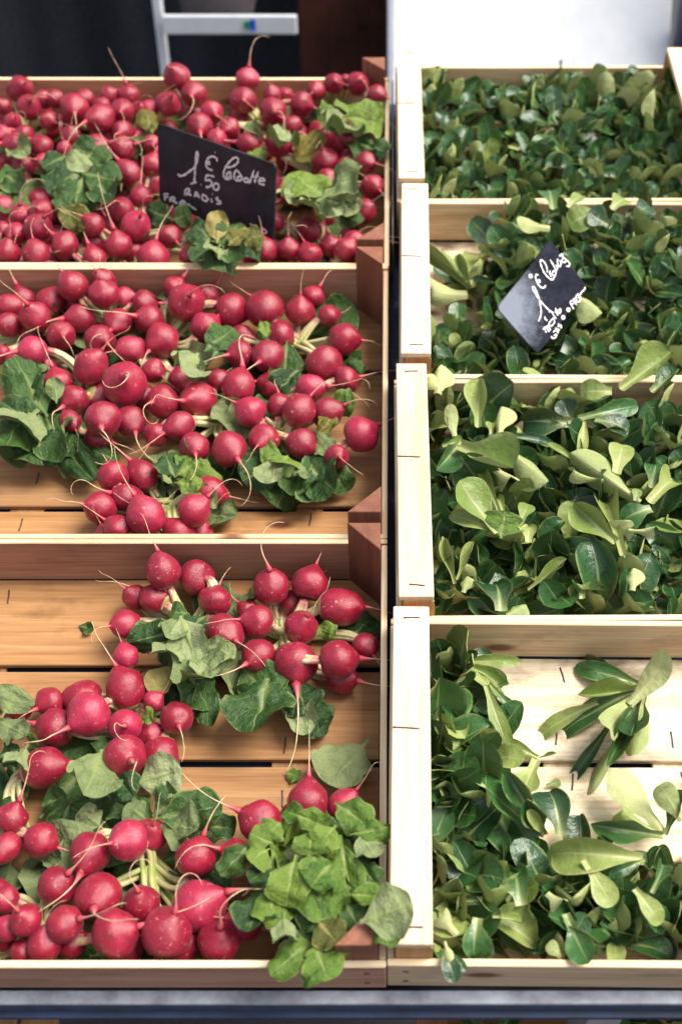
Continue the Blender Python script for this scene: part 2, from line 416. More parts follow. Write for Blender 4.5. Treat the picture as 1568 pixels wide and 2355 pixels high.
# backdrop behind the left crates
t = wthing('tarp_backdrop', 'dark charcoal cloth hanging behind the radish crates', 'tarp', (-1.0, 2.35, 0))
a = WP(-500, 300, 2.35).x; b_ = WP(700, 100, 2.35).x
v = []; f = []; nx, nz = 60, 12
for j in range(nz+1):
    for i in range(nx+1):
        x = a+(b_-a)*i/nx
        v.append((x+1.0, .012*math.sin(i*.9)+.015*math.sin(i*.37+j*.3), 2.2*j/nz))
for j in range(nz):
    for i in range(nx): f.append((j*(nx+1)+i, j*(nx+1)+i+1, (j+1)*(nx+1)+i+1, (j+1)*(nx+1)+i))
obj('cloth', mesh_py('cloth', v, f), DARKTARP, t, Matrix.Identity(4))
# brown board
x0 = WP(690, 80, 2.2).x; x1 = WP(893, 80, 2.2).x
t = wthing('wooden_board', 'dark brown upright board between the charcoal cloth and the white panel', 'board', ((x0+x1)/2, 2.2, 0))
for i in range(3):
    w = (x1-x0)/3
    wbox('plank', t, (-w+w*i, .002*(i % 2), 1.0), (w-.0004, .02, 2.0), BROWNB, bev=.0004)
# white panel + dark post
x0 = WP(905, 80, 2.0).x; x1 = WP(1553, 60, 2.0).x
t = wthing('white_panel', 'large smooth white panel standing behind the lettuce crates', 'panel', ((x0+x1)/2, 2.0, 0))
LEAN = Matrix.Rotation(R(-24), 4, 'X')
wbox('sheet', t, (0, .05, .9), (x1-x0, .03, 1.9), WHITEP, LEAN)
wbox('edge_trim', t, ((x0-x1)/2-.006, .046, .9), (.014, .036, 1.9), ZINC, LEAN)
t = wbox('dark_post', None, (x1+.10, 2.02, 1.0), (.18, .05, 2.0), NAVY); tag(t, 'dark blue upright post at the right edge of the white panel', 'post')
# aluminium trestle
Yt = 1.95
t = wthing('metal_trestle', 'pale aluminium trestle leg with a crossbar behind the radish crates', 'trestle', (WP(370, 90, Yt).x, Yt, 0))
p0 = WP(362, 0, Yt); p1 = WP(384, 185, Yt); d = (p1-p0); pc = p0 + d*.9
top = p0 - d*1.4; bot = p0 + d*(-(p0.z)/d.z)
L = (top-bot).length; q = (top-bot).to_track_quat('X', 'Y').to_matrix().to_4x4()
wbox('leg', t, (top+bot)/2 - Vector(t.location), (L, .018, .022), ALU, q)
pl = WP(376, 56, Yt-.02); pr = WP(683, 56, Yt-.02)
o = wbox('crossbar', t, (pl+pr)/2 - Vector(t.location), ((pr-pl).length, .012, .036), ALU)
for k, (px, cc) in enumerate(((568, (.01, .25, .06)), (581, (.02, .10, .55)))):
    sp = WP(px, 58, Yt-.028)
    wbox('sticker', o, sp - Vector(t.location) - Vector(o.location), (.012, .001, .015+.006*k), simple('sticker_paint', cc, .5))
# pale bag behind the trestle
pb = WP(500, 10, 2.12)
v = []; f = []; nu, nv = 20, 14
for j in range(nv+1):
    for i in range(nu):
        a1 = 2*math.pi*i/nu; tt = j/nv
        rr = .075*(math.sin(math.pi*min(1, tt*.9+.1))**.35)*(1+.12*mnoise.noise(Vector((math.cos(a1)*2, math.sin(a1)*2, tt*4))))
        v.append((rr*1.25*math.cos(a1), rr*.6*math.sin(a1), .5*tt))
for j in range(nv):
    for i in range(nu): f.append((j*nu+i, j*nu+(i+1) % nu, (j+1)*nu+(i+1) % nu, (j+1)*nu+i))
f.append(tuple(reversed(range(nu)))); f.append(tuple(nv*nu+i for i in range(nu)))
SACK = simple('sack', (.10, .085, .09), .8, 0, .3, 12)
o = obj('cloth_sack', mesh_py('sack', v, f), SACK); zb = WP(500, 72, 2.12).z
o.location = (pb.x, 2.12, zb); tag(o, 'blurred pale grey sack behind the trestle crossbar', 'sack')

# the display stand: sheet, front lip, rails, legs
stand = thing('display_stand', 'galvanised sloping market stand carrying all the crates', 'stand', (0, .8, -.08))
ZF = -.070                                        # underside of the crates
org = Vector((0, .8, -.08))
YF = .2465
def part(name, ctr, size, mat, rot=None, bev=.0008):
    return obj(name, box_mesh(*size, bev=bev, key=mat.name), mat, stand, Matrix.Translation(Vector(ctr)-org) @ (rot or Matrix.Identity(4)))
part('sheet', (-.1, .85, ZF-.0065), (1.5, 1.24, .005), NAVY)
part('front_lip', (-.1, .2402, -.056), (1.5, .0104, .004), ZINC3)
part('front_flange', (-.1, .2362, -.0675), (1.5, .0024, .0185), ZINC2)
part('front_web', (-.1, .2440, -.0645), (1.5, .002, .0130), ZINC2)
for x in (-.68, .185, .55): 
    part('leg', (x, YF+.025, -.45), (.030, .030, .70), ZINC)
for x in (-.66, 0, .5): part('rail', (x, .85, ZF-.030), (.03, 1.2, .04), ZINC)
part('divider_strip', (.0015, 1.27, -.045), (.0025, .36, .05), ZINC)

# ------------------------------------------------------------------ crates
def tri_post(size, h, corner):
    sx, sy = corner                               # right angle sits in the corner
    v = [(0, 0), (-sx*size, 0), (0, -sy*size)]
    if sx*sy < 0: v = [v[0], v[2], v[1]]
    bm = bmesh.new(); lo = [bm.verts.new((x, y, 0)) for x, y in v]; hi = [bm.verts.new((x, y, h)) for x, y in v]
    bm.faces.new(list(reversed(lo))); bm.faces.new(hi)
    for i in range(3): bm.faces.new((lo[i], lo[(i+1) % 3], hi[(i+1) % 3], hi[i]))
    bmesh.ops.recalc_face_normals(bm, faces=bm.faces)
    bmesh.ops.bevel(bm, geom=list(bm.edges), offset=.0007, segments=1, affect='EDGES')
    # grain along local X for the wood shader: keep mesh, rotate mapping by building along Z and swapping
    m = bpy.data.meshes.new('post'); bm.to_mesh(m); bm.free()
    for q in m.vertices: q.co = Vector((q.co.z, q.co.x, q.co.y))      # X = up
    return m
XUP = Matrix(((0, 1, 0, 0), (0, 0, 1, 0), (1, 0, 0, 0), (0, 0, 0, 1)))   # local X -> up
_st = None
def staple(parent, x, y, z, rot=0, L=.012):
    global _st
    if _st is None:
        v = []; f = []; uv = []
        tube(v, f, uv, [Vector((-.006, 0, -.001)), Vector((-.0058, 0, .0004)), Vector((-.0045, .0001, .0003)), Vector((0, -.0002, .0001)), Vector((.0045, 0, .0003)), Vector((.0058, 0, .0005)), Vector((.006, 0, -.001))], .00075, 5)
        _st = mesh_py('staple', v, f, uv)
    return obj('staple', _st, STEEL, parent, Matrix.Translation((x, y, z)) @ Matrix.Rotation(rot, 4, 'Z') @ Matrix.Diagonal((L/.012, 1, 1, 1)))
def sawn_lit(me):
    me.materials.append(SAWN_LIT)
    for p in me.polygons:
        if abs(p.normal.y) > .6: p.material_index = 1
def make_crate(name, label, x0, y0, W, D, H, gaps, kind, jitter=(0, 0, 0)):
    rr = random.Random(hash((round(x0*100), round(y0*100))) & 255)
    org = Vector((x0+W/2, y0+D/2, -H))
    t = thing('wooden_crate', label, 'crate', org, 'crates on the stand', M=Matrix.Translation(org+Vector(jitter[:2]+(0,))) @ Matrix.Rotation(jitter[2], 4, 'Z'))
    left = kind == 'L'; fl, wl, po = (PINE, PINEW, POSTW) if left else (POPLARF, POPLARW, POPLARP)
    TW = .0055
    top = H                                        # local z of rim
    # floor boards between gap positions (plane Y)
    edges = [y0+TW+.0005] + list(gaps) + [y0+D-TW-.0005]
    for i in range(len(edges)-1):
        g = .0035 if left else .003
        ya = edges[i] + (g if i else 0); yb = edges[i+1] - (g if i < len(edges)-2 else 0)
        bd = plank('floor_board', t, (0, (ya+yb)/2-org.y, .003), (W-2*TW-.002, yb-ya, .006), fl, key=rr.random())
        for sx in (-.36, -.12, .12, .36):
            for k in range(2 if yb-ya > .07 else 1):
                staple(bd, sx*W+rr.uniform(-.006, .006), (k-.5)*(yb-ya)*.62+rr.uniform(-.005, .005) if yb-ya > .07 else 0, .0031, math.pi/2+rr.uniform(-.2, .2), .015)
    for sx in (-.36, -.12, .12, .36):
        plank('batten', t, (sx*W, 0, -.0035), (D-.02, .035, .006), fl, math.pi/2, key='b')
    # long walls
    for s in (-1, 1):
        yy = s*(D/2-TW/2)
        wh = .052 if s < 0 and y0 == YF else .060 if left else .056
        wp = plank('side_wall', t, (0, yy, top-wh/2), (W, wh, TW), wl, 0, Matrix.Rotation(math.pi/2, 4, 'X'), key=('w', rr.random()))
        sawn_lit(wp.data)
        for sx in (-1, 1):
            for dz in (-.012, .012):
                st = staple(wp, sx*(W/2-.014), dz, -s*0+(.0029 if s < 0 else -.0029), 0, .004)
    # end walls
    for s in (-1, 1):
        ew = plank('end_wall', t, (s*(W/2-TW/2), 0, top-.031), (D-2*TW-.001, .058, TW), wl, math.pi/2, Matrix.Rotation(math.pi/2, 4, 'X'), key=('e', rr.random()))
        sawn_lit(ew.data)
    # corner posts
    for sx in (-1, 1):
        for sy in (-1, 1):
            ps = .031 if left else .028
            ph = H+.033 if left else H+.0225
            m = tri_post(ps, ph-.0065, (sx, sy))
            cx = sx*(W/2-TW-.0004); cy = sy*(D/2-TW-.0004)
            obj('corner_post', m, po, t, Matrix.Translation((cx, cy, .0063)) @ XUP)
    if not left:
        for s in (-1, 1):
            pw = .031
            tp = plank('top_rail', t, (s*(W/2-pw/2-.002), 0, top+.0225+.0035), (D-.012, pw, .007), POPLAR, math.pi/2, key=('t', rr.random()))
            for e in (-1, 1): staple(tp, e*(D/2-.018), rr.uniform(-.003, .003), .0036, math.pi/2+rr.uniform(-.12, .12), .013)
            staple(tp, rr.uniform(.01, .03), .004, .0036, math.pi/2+rr.uniform(-.05, .05), .020)
    return t, org
HL, HR = .066, .064
XL0, XR0 = -.604, .003
def gy(px_list, z):  return sorted(P(700, y, z).y for y in px_list)
_yb = P(400, 177, 0).y; DL = (_yb-YF)/3; YL = [YF, YF+DL, YF+2*DL]; print('DL', DL, P(400,619,0).y-YF, P(400,1254,0).y-YF); YRr = [YF+.30*i for i in range(4)]
g3 = gy([1755, 1537], -HL+.006); g2 = gy([1170, 855], -HL+.006)
print('gaps', g3, g2, YL)
def mk_gaps(gs, y0, D):
    return gs
crL = [make_crate('c', 'orange pine crate of radish bunches nearest the front on the left', XL0, YL[0], .6, DL-.0005, HL, [YL[0]+.125]+g3 if g3[0]-YL[0] > .2 else g3, 'L'),
       make_crate('c', 'orange pine crate of radish bunches in the middle of the left column', XL0, YL[1], .6, DL-.0005, HL, g2, 'L', (.0, 0, 0)),
       make_crate('c', 'orange pine crate packed with radishes at the back left, behind the black price slate', XL0, YL[2], .6, DL-.0005, HL, [YL[2]+.125, YL[2]+.25], 'L', (.001, 0, 0))]
gD = P(1300, 1757, -HR+.006).y
crR = [make_crate('c', 'pale crate with white bare floor and scattered lettuce, frontmost on the right', XR0, YRr[0], .4, .2995, HR, [gD-.085, gD, gD+.095][:3] if gD+.095 < YRr[0]+.28 else [gD-.09, gD], 'R', (-.005, 0, R(-.5))),
       make_crate('c', 'pale crate of long loose lettuce leaves, second from the front on the right', XR0, YRr[1], .4, .2995, HR, [YRr[1]+.1, YRr[1]+.2], 'R', (.0005, 0, R(.3))),
       make_crate('c', 'pale crate of lettuce with a small slate sign lying in it', XR0, YRr[2], .4, .2995, HR, [YRr[2]+.1, YRr[2]+.2], 'R', (.006, 0, R(-.4))),
       make_crate('c', 'pale crate of small dark lettuce in front of the white panel', XR0, YRr[3], .4, .2995, HR, [YRr[3]+.1, YRr[3]+.2], 'R', (.003, 0, R(.2)))]

# ------------------------------------------------------------------ radishes: crop readings -> (x, y, r)
def conv(lst, ox, oy, s):
    k = crop(ox, oy, s); m = ksc(s); out = []
    for q in lst: x, y = k(q[0], q[1]); out.append((x, y, q[2]*m))
    return out
R1 = [(92,412,58),(18,490,38),(138,495,57),(205,460,42),(255,455,44),(345,500,68),(395,455,45),(465,548,66),(505,440,44),(470,490,42),(565,512,56),(595,440,50),(640,510,42),(690,500,42),(815,355,62),(775,478,58),(893,435,60),(975,518,54),(1055,590,50),(920,580,62),(1120,462,62),(1138,365,58),(1250,440,42),(1310,440,40),(1257,515,65),(1388,480,58),(1455,415,44),(1535,385,46),(1345,580,50),(1150,665,60),(1285,660,65),(230,558,46),(330,630,50),(565,605,48),(450,685,65),(565,685,60),(700,665,44),(700,760,55),(595,800,58),(650,905,54),(115,625,50),(195,675,56),(20,620,44),(75,670,56),(560,965,60),(20,950,48),(200,745,40),(1495,740,62),(1510,830,56),
 (100,985,52),(195,975,60),(175,1050,65),(80,1075,52),(15,1060,44),(35,1160,60),(165,1175,62),(300,1130,68),(430,1035,56),(510,1040,52),(625,1040,70),(545,1130,68),(430,1120,52),(435,1190,55),(250,1205,48),(705,1195,76),(780,1090,58),(880,1180,52),(1265,1020,44),(1420,1060,62),(1215,1150,58),(1330,1145,54),(1425,1170,58),(1520,1130,54),(330,560,44),(60,560,40),(640,620,40),(90,1210,45),(1000,640,46),(560,560,40),(300,690,38),(1600,640,42)]
R2 = [(75,385,52),(20,375,32),(165,440,50),(115,750,50),(25,770,46),(145,860,55),(100,975,58),(60,1110,50),(20,1150,55),(75,1190,44),(170,1100,40)]
C1 = conv(R1, 0, 0, 1.2544) + conv(R2, 1250, 0, 1.2544)
R3 = [(90,205,44),(40,235,48),(35,305,50),(138,275,58),(200,215,56),(280,155,60),(400,185,60),(398,138,46),(455,295,56),(310,280,56),(235,345,56),(385,365,60),(505,400,54),(555,225,56),(572,285,58),(622,365,68),(670,165,48),(715,220,72),(795,190,50),(788,315,62),(885,250,68),(1015,245,74),(1150,252,56),(1200,195,44),(1260,270,44),(1318,360,64),(1243,455,72),(1325,515,54),(918,415,54),(1027,425,64),(915,540,66),(840,520,48),(760,595,70),(625,600,66),(555,580,48),(480,530,86),(350,465,64),(375,510,48),(225,525,60),(285,590,57),(270,675,44),(395,665,72),(500,675,60),(378,735,56),(598,725,50),(688,690,54),(745,775,60),(878,780,70),(960,640,62),(1012,745,62),(1155,760,58),(1145,635,67),(1070,615,50),(1190,545,52),(1255,640,60),(1383,725,70),(1290,810,48),(128,405,58),(180,465,44),(10,415,36),(590,480,48),(60,440,38),(480,200,44),(300,230,46),(120,340,44),
 (435,885,62),(548,885,60),(490,965,52),(388,1005,60),(560,1035,76),(455,1085,54),(800,945,60),(745,1015,63),(770,1095,50),(685,1105,62),(405,1110,42),(560,1110,56)]
C2 = conv(R3, 0, 900, 1.0453)
R6 = [(625,150,68),(752,175,70),(593,255,56),(520,250,48),(825,265,64),(480,355,57),(485,480,48),(860,390,74),(985,345,68),(1040,210,72),(1188,200,72),(1155,365,66),(1305,290,76),(1400,440,54),(988,475,66),(1132,505,88),(1295,490,77),(1310,560,62),(950,300,44),(1120,270,48),(483,605,75),(480,745,66),(340,700,88),(195,655,62),(215,750,72),(65,670,60),(320,640,72),(678,715,64),(590,650,44),(580,780,54),(480,860,85),(615,870,76),(170,905,76)]
R8 = [(45,245,60),(148,325,63),(25,350,52),(325,370,73),(462,325,74),(540,305,64),(705,385,75),(205,490,70),(355,530,85),(510,555,68),(715,560,92),(935,255,74),(1105,190,74),(1060,240,52),(1235,200,58),(840,370,54),(20,535,50),(95,610,57),(235,625,66),(160,715,62),(90,730,54),(415,670,85),(595,690,92),(785,720,80),(450,745,62),(660,700,66),(10,680,40),(880,620,62),(260,690,56),(30,640,48)]
C3 = conv(R6, 0, 1950, 1.0453) + conv(R8, 0, 2750, .98)

FL = -HL+.006
def solve(lst, z0f, y0, D, floor):
    """slide every radish along its own line of sight until none interpenetrate"""
    n = len(lst); items = []
    yin, yback = y0+.008, y0+D-.008
    for (x, y, r) in lst:
        d = ray(x, y).normalized()
        p = P(x, y, z0f(x, y)); rm = r/ppm(p)
        t = (p-CAMP).length
        tmax = (floor+rm*.96 - CAM_H)/d.z                        # rests on the floor
        tb = (yback-rm)/d.y                                       # touches the back wall
        tmax = min(tmax, tb)
        tmin = tmax-.10
        if y0 < (CAMP+d*tmax).y - rm: pass
        t = min(t, tmax); kf = d.dot(FWD)*r/F_PX; items.append([x, y, kf*t, d, t, tmax, kf])
    for it in range(160):
        for i in range(n):
            a = items[i]
            for j in range(i+1, n):
                b = items[j]
                if abs(a[0]-b[0]) > 160 or abs(a[1]-b[1]) > 160: continue
                pa = CAMP+a[3]*a[4]; pb = CAMP+b[3]*b[4]
                need = .93*(a[2]+b[2]); dist = (pa-pb).length
                if dist < need:
                    dlt = min(.004, (need-dist)*.6)
                    fr, bk = (a, b) if a[2]*(1+.0004*a[1]) > b[2]*(1+.0004*b[1]) else (b, a)
                    room = bk[5]-bk[4]; mv = min(room, dlt*.6)
                    bk[4] += mv; fr[4] -= dlt-mv*.6; bk[2] = bk[6]*bk[4]; fr[2] = fr[6]*fr[4]
    out = []
    for i in items:
        p = CAMP+i[3]*i[4]
        if p.z - i[2] < .002: p.y = max(p.y, y0+.008+i[2])
        out.append((p, i[2]))
    return out

def under(sol, y0, ok, seed, step=.036):
    r = random.Random(seed); out = list(sol)
    y = y0+.028
    while y < y0+DL-.028:
        x = -.56
        while x < -.03:
            p = Vector((x+r.uniform(-.008, .008), y+r.uniform(-.008, .008), FL+r.uniform(.016, .026))); rm = r.uniform(.0155, .0195)
            if ok(p) and all((p-q).length > .92*(rm+s_) for q, s_ in out): out.append((p, rm))
            x += step
        y += step
    return out
TIE = simple('rubber_band', (.05, .22, .10), .5, 0, .2)
def bunch(label, tie, members, group, nleaf, seed, keys=('r',), spread=.07, zlow=None, y0=0):
    r = random.Random(seed)
    t = thing('radish_bunch', label, 'radish bunch', tie, group)
    for (p, rm) in members:
        out = (p-tie)
        if out.length < .01: out = Vector((r.uniform(-1, 1), r.uniform(-1, 1), .4))
        out.normalize(); tc = (CAMP-p).normalized()
        ax = (out*.75 + tc*r.uniform(-.1, .75) + Vector((r.uniform(-.6, .6), r.uniform(-.6, .6), r.uniform(-.35, .25)))).normalized()
        if p.y < y0+.055 and ax.y < 0: ax.y *= -.5; ax.z = abs(ax.z)+.2; ax.normalize()
        q = ax.to_track_quat('Z', 'Y').to_matrix().to_4x4() @ Matrix.Rotation(r.uniform(0, 6.28), 4, 'Z')
        M = Matrix.Translation(p-tie) @ q
        me = RM[r.randrange(len(RM))]
        o = bpy.data.objects.new('radish', me); C.objects.link(o); o.parent = t; o.matrix_local = M @ Matrix.Diagonal((rm, rm, rm*.97, 1))
        s = r.uniform(2.0, 4.2)
        tm = TLM[r.randrange(len(TLM))]
        zt = max(q_.co.z for q_ in me.vertices)
        ta = bpy.data.objects.new('root', tm); C.objects.link(ta); ta.parent = o
        tip = tm.vertices[len(tm.vertices)-1].co*s*rm; a0 = r.uniform(0, 6.28)
        ca = []
        for k in range(8):
            e_ = p + (q @ (Matrix.Rotation(a0+k*.785, 4, 'Z') @ tip)) + ax*rm
            ca.append((e_.z - (5 if e_.z < FL+.004 or e_.y < y0+.012 else 0), a0+k*.785))
        ca.sort(); ca = [c_ for c_ in ca if c_[0] > -1]
        if not ca: s *= .4; ca = [(0, a0)]
        ta.matrix_local = Matrix.Translation((0, 0, zt-.06)) @ Matrix.Rotation(ca[min(len(ca)-1, r.randrange(3))][1], 4, 'Z') @ Matrix.Diagonal((s, s, s, 1))
        # stalks from the crown to the tie
        cr = p - ax*rm*.9; v = []; f = []; uv = []
        L = (cr-tie).length
        if L < .12:
            for k in range(5):
                sp = Vector((r.uniform(-1, 1), r.uniform(-1, 1), r.uniform(-.5, .5)))
                c0 = cr + sp*.0025; e = tie + sp*.006 + Vector((0, 0, -.016)); c1 = c0 - ax*min(.030, L*.45) + sp*.004 - Vector((0, 0, .008))
                pts = [c0*((1-u)**2)+c1*(2*u*(1-u))+e*(u*u) - tie for u in [i/7 for i in range(8)]]
                tube(v, f, uv, pts, lambda u: .0026-.0003*u, 6)
            obj('stem', mesh_py('stem', v, f, uv), STEM, t, Matrix.Identity(4))
    for k in range(nleaf):
        a = r.uniform(0, 6.28); d = Vector((math.cos(a), math.sin(a), 0))
        B = tie + d*r.uniform(0, .02) + Vector((0, 0, r.uniform(-.026, -.008)))
        L = r.uniform(.7, 1.25)*spread
        T = B + d*L + Vector((0, 0, r.uniform(-.014, .010)))
        if zlow is not None:
            T.z = max(T.z, zlow+.004); B.z = max(B.z, zlow+.004)
            for q in (T, B):
                q.y = min(max(q.y, y0+.038), y0+DL-.022); q.x = min(q.x, -.035)
        N = Vector((r.uniform(-.6, .6), r.uniform(-.6, .6), 1))
        leaf(t, B, T, N, r.choice(keys), r.uniform(.8, 1.2), r.random() < .3, origin=tie)
    return t
def assign(sol, seeds):
    g = [[] for _ in seeds]
    for p, rm in sol:
        k = min(range(len(seeds)), key=lambda i: ((p-seeds[i]).xy.length))
        g[k].append((p, rm))
    return g
sol1 = solve(C1, lambda x, y: -.012+.018*(1-(y-180)/420), YL[2], DL, FL)
sol1 = under(sol1, YL[2], lambda p: True, 1)
sd1 = [(60, 285, 'radish bunch against the left edge at the back of the far radish crate'), (215, 265, 'radish bunch at the far left under the back rim, pale roots trailing right'),
       (330, 300, 'radish bunch behind the left corner of the black price slate'), (450, 250, 'radish bunch heaped over the back rim below the trestle leg'),
       (600, 260, 'radish bunch behind the top edge of the black price slate'), (780, 230, 'radish bunch in the far right corner beside the redwood post'),
       (150, 400, 'radish bunch with dark crumpled leaves left of the black price slate'), (760, 410, 'radish bunch with pale green leaves right of the black price slate'),
       (80, 540, 'radish bunch at the front left of the far radish crate'), (270, 540, 'radish bunch at the front of the far crate left of the browned leaves'),
       (730, 555, 'radish bunch at the front right of the far radish crate')]
S1 = [P(x, y, -.030) for x, y, _ in sd1]
B1 = [bunch(l, s, m, 'radish bunches in the far crate', 14, 40+i, ('r', 'r', 'rl'), .06, FL, YL[2]) for i, ((_, _, l), s, m) in enumerate(zip(sd1, S1, assign(sol1, S1)))]
sol2 = solve(C2, lambda x, y: -.022 if y < 1060 else -.030, YL[1], DL, FL)
sol2 = under(sol2, YL[1], lambda p: p.y > YL[1]+.19 and p.x < -.09 and not (p.y < YL[1]+.25 and p.x < -.33), 2)
sd2 = [(75, 740, 'radish bunch at the far left of the middle crate'), (250, 720, 'radish bunch below the back rim of the middle crate, left of centre'),
       (380, 760, 'radish bunch in the back centre of the middle crate with a pale leaf in front'), (680, 770, 'radish bunch at the back right showing cream stalks, middle crate'),
       (200, 890, 'radish bunch beside the dark leaves on the left of the middle crate'), (510, 950, 'radish bunch in the centre of the middle crate with brownish stalks'),
       (630, 975, 'radish bunch right of centre in the middle crate above fanned leaves'), (385, 1140, 'small radish bunch alone at the front of the middle crate')]
S2 = [P(x, y, -.030) for x, y, _ in sd2]
B2 = [bunch(l, s, m, 'radish bunches in the middle crate', 8, 60+i, ('r',), .065, FL, YL[1]) for i, ((_, _, l), s, m) in enumerate(zip(sd2, S2, assign(sol2, S2)))]
sol3 = solve(C3, lambda x, y: -.030 if y < 1850 else -.018, YL[0], DL, FL)
sol3 = under(sol3, YL[0], lambda p: p.y < YL[0]+.13 and p.x < -.16, 3)
sd3 = [(425, 1430, 'radish bunch against the back wall of the front crate with big pale leaves'), (655, 1440, 'radish bunch near the right wall of the front crate with roots pointing forward'),
       (330, 1640, 'radish bunch left of centre in the front crate beside bare boards'), (40, 1900, 'radish bunch at the left edge of the front crate'),
       (335, 1970, 'large glossy radish bunch at the front of the front crate, cream stalks showing'), (95, 2130, 'radish bunch low in the front left corner of the front crate'),
       (700, 1930, 'radish bunch buried under a bright green mass of leaves, front right')]
S3 = [P(x, y, -.038 if y < 1850 else -.026) for x, y, _ in sd3]
B3 = [bunch(l, s, m, 'radish bunches in the front crate', (4, 2, 1, 9, 6, 9, 0)[i], 80+i, ('r',), .075, FL, YL[0]) for i, ((_, _, l), s, m) in enumerate(zip(sd3, S3, assign(sol3, S3)))]

def pleaves(bn, tie, lst, cv, m, z0):
    """leaf readings: base x y, tip x y, width, key, flip, dz"""
    for q in lst:
        bx, by, tx, ty, w, key, flip, dz = q
        a = cv(bx, by); b = cv(tx, ty)
        B = P(*a, z0+dz-.004); T = P(*b, z0+dz+.004)
        L = (T-B).length; W = w*m/ppm(T)
        tc = (CAMP-T).normalized()
        N = (tc*.7+Vector((rnd.uniform(-.25, .25), rnd.uniform(-.25, .25), .7))).normalized()
        # lengthen the stalk end a little so that the leaf joins its bunch
        B = B - (T-B)*.16
        leaf(bn, B, T, N, key, min(2.2, max(.5, 1.0*W/(L*1.12)/.66)), flip, origin=tie)
idt = lambda x, y: (x, y)
def PL(bn, S, i, lst, z0, cv=idt, m=1.0): pleaves(bn[i], S[i], lst, cv, m, z0)
PL(B1, S1, 0, [(20,330,65,345,50,'rl',1,.01),(0,350,60,320,40,'r',0,0),(10,400,70,440,60,'r',0,0),(0,420,40,380,50,'r',0,.0),(30,440,10,480,50,'r',0,0)], .0)
PL(B1, S1, 6, [(200,390,120,350,80,'r',0,.006),(190,380,230,330,75,'r',0,.006),(180,400,110,430,80,'r',0,.008),(200,400,270,410,85,'r',0,.010),(190,410,170,470,80,'r',0,.006),(220,420,270,470,70,'r',0,.004),(160,390,200,355,50,'rl',1,.012),(200,430,130,470,60,'r',0,.0),(150,360,100,380,50,'r',0,.004)], .006)
PL(B1, S1, 8, [(140,480,200,510,62,'ry',0,.014)], .0)
PL(B1, S1, 2, [(350,300,335,255,42,'ry',0,.01),(330,300,350,320,40,'r',0,.0),(310,290,300,330,40,'r',0,.0)], .0)
PL(B1, S1, 4, [(560,310,610,290,50,'rl',1,.012),(655,300,650,385,48,'rl',1,.02),(600,340,585,365,40,'rl',0,.01)], .004)
PL(B1, S1, 5, [(800,270,890,265,95,'rl',0,.026),(790,280,790,345,75,'rl',1,.018),(790,270,740,310,70,'rl',1,.016),(800,260,800,215,62,'rl',0,.018),(780,260,735,265,60,'rl',0,.014),(800,300,850,350,60,'r',0,.010),(740,300,690,345,56,'ry',0,.010),(830,330,895,360,60,'r',0,.006)], .0)
PL(B1, S1, 7, [(745,450,665,395,85,'rl',0,.03),(745,455,845,405,70,'rl',1,.034),(740,450,650,455,70,'rl',1,.02),(740,465,690,505,75,'rl',1,.018),(750,460,780,510,70,'rl',1,.018),(750,455,835,470,60,'rl',1,.012),(740,450,720,400,60,'rl',0,.02),(745,470,830,500,50,'r',0,.006)], .0)
PL(B1, S1, 9, [(500,560,430,545,60,'ry',0,.01),(510,560,470,500,66,'r',0,.018),(510,560,560,500,62,'r',0,.018),(520,560,600,545,60,'ry',0,.014),(500,560,440,590,60,'r',0,.010),(500,570,520,610,80,'r',0,.010),(520,560,570,600,60,'r',0,.010),(500,550,500,490,50,'ry',1,.02),(490,555,450,520,56,'r',0,.016),(530,560,560,530,50,'ry',0,.022),(510,565,480,600,50,'r',1,.012),(390,500,330,475,50,'r',0,-.014),(400,505,440,490,44,'r',0,-.014),(540,560,610,530,60,'ry',0,.02),(470,540,420,510,60,'r',0,.016),(560,545,590,580,56,'r',0,.012)], .004)
PL(B2, S2, 4, [(90,930,0,850,110,'r',0,.0),(80,950,20,1010,120,'r',1,.004),(100,940,40,830,90,'r',0,.0),(90,960,90,1050,110,'r',0,-.004),(110,960,170,1060,90,'r',0,-.012),(60,900,130,850,90,'r',0,.0),(60,960,0,920,80,'r',0,.004),(120,1000,210,1090,80,'r',0,-.020),(70,1000,20,1050,90,'r',0,-.010),(60,940,10,1040,80,'r',0,.0),(130,920,125,870,40,'rl',1,.008),(150,1010,260,1050,70,'r',0,-.018),(160,980,130,1040,70,'r',0,-.012)], -.012)
PL(B2, S2, 2, [(450,820,410,870,80,'rl',1,.012),(480,800,540,750,80,'r',0,-.004),(490,820,520,780,60,'r',0,-.006),(440,840,470,865,46,'rl',1,.006)], -.008)
PL(B2, S2, 3, [(660,790,660,870,80,'r',0,-.012),(690,850,620,890,70,'r',0,-.008),(780,840,825,860,60,'r',0,-.02),(640,760,590,760,40,'r',0,-.01),(600,740,610,760,30,'rl',0,.004)], -.012)
PL(B2, S2, 6, [(640,1060,560,1100,110,'r',0,-.010),(680,1060,640,1150,110,'r',0,-.016),(700,1060,780,1140,110,'r',0,-.008),(720,1050,730,1140,80,'r',0,-.006),(650,1050,600,1050,80,'rl',0,.004),(640,1060,615,1105,66,'rl',1,.004),(730,1040,770,1010,70,'rl',1,.004),(660,1050,650,1070,60,'rl',0,.006),(690,1070,700,1110,40,'rl',1,.002),(740,1060,800,1110,70,'r',0,-.010),(760,930,815,925,55,'rl',0,.0),(770,950,740,985,40,'ry',0,.004),(700,1080,690,1150,80,'r',0,-.016)], -.020)
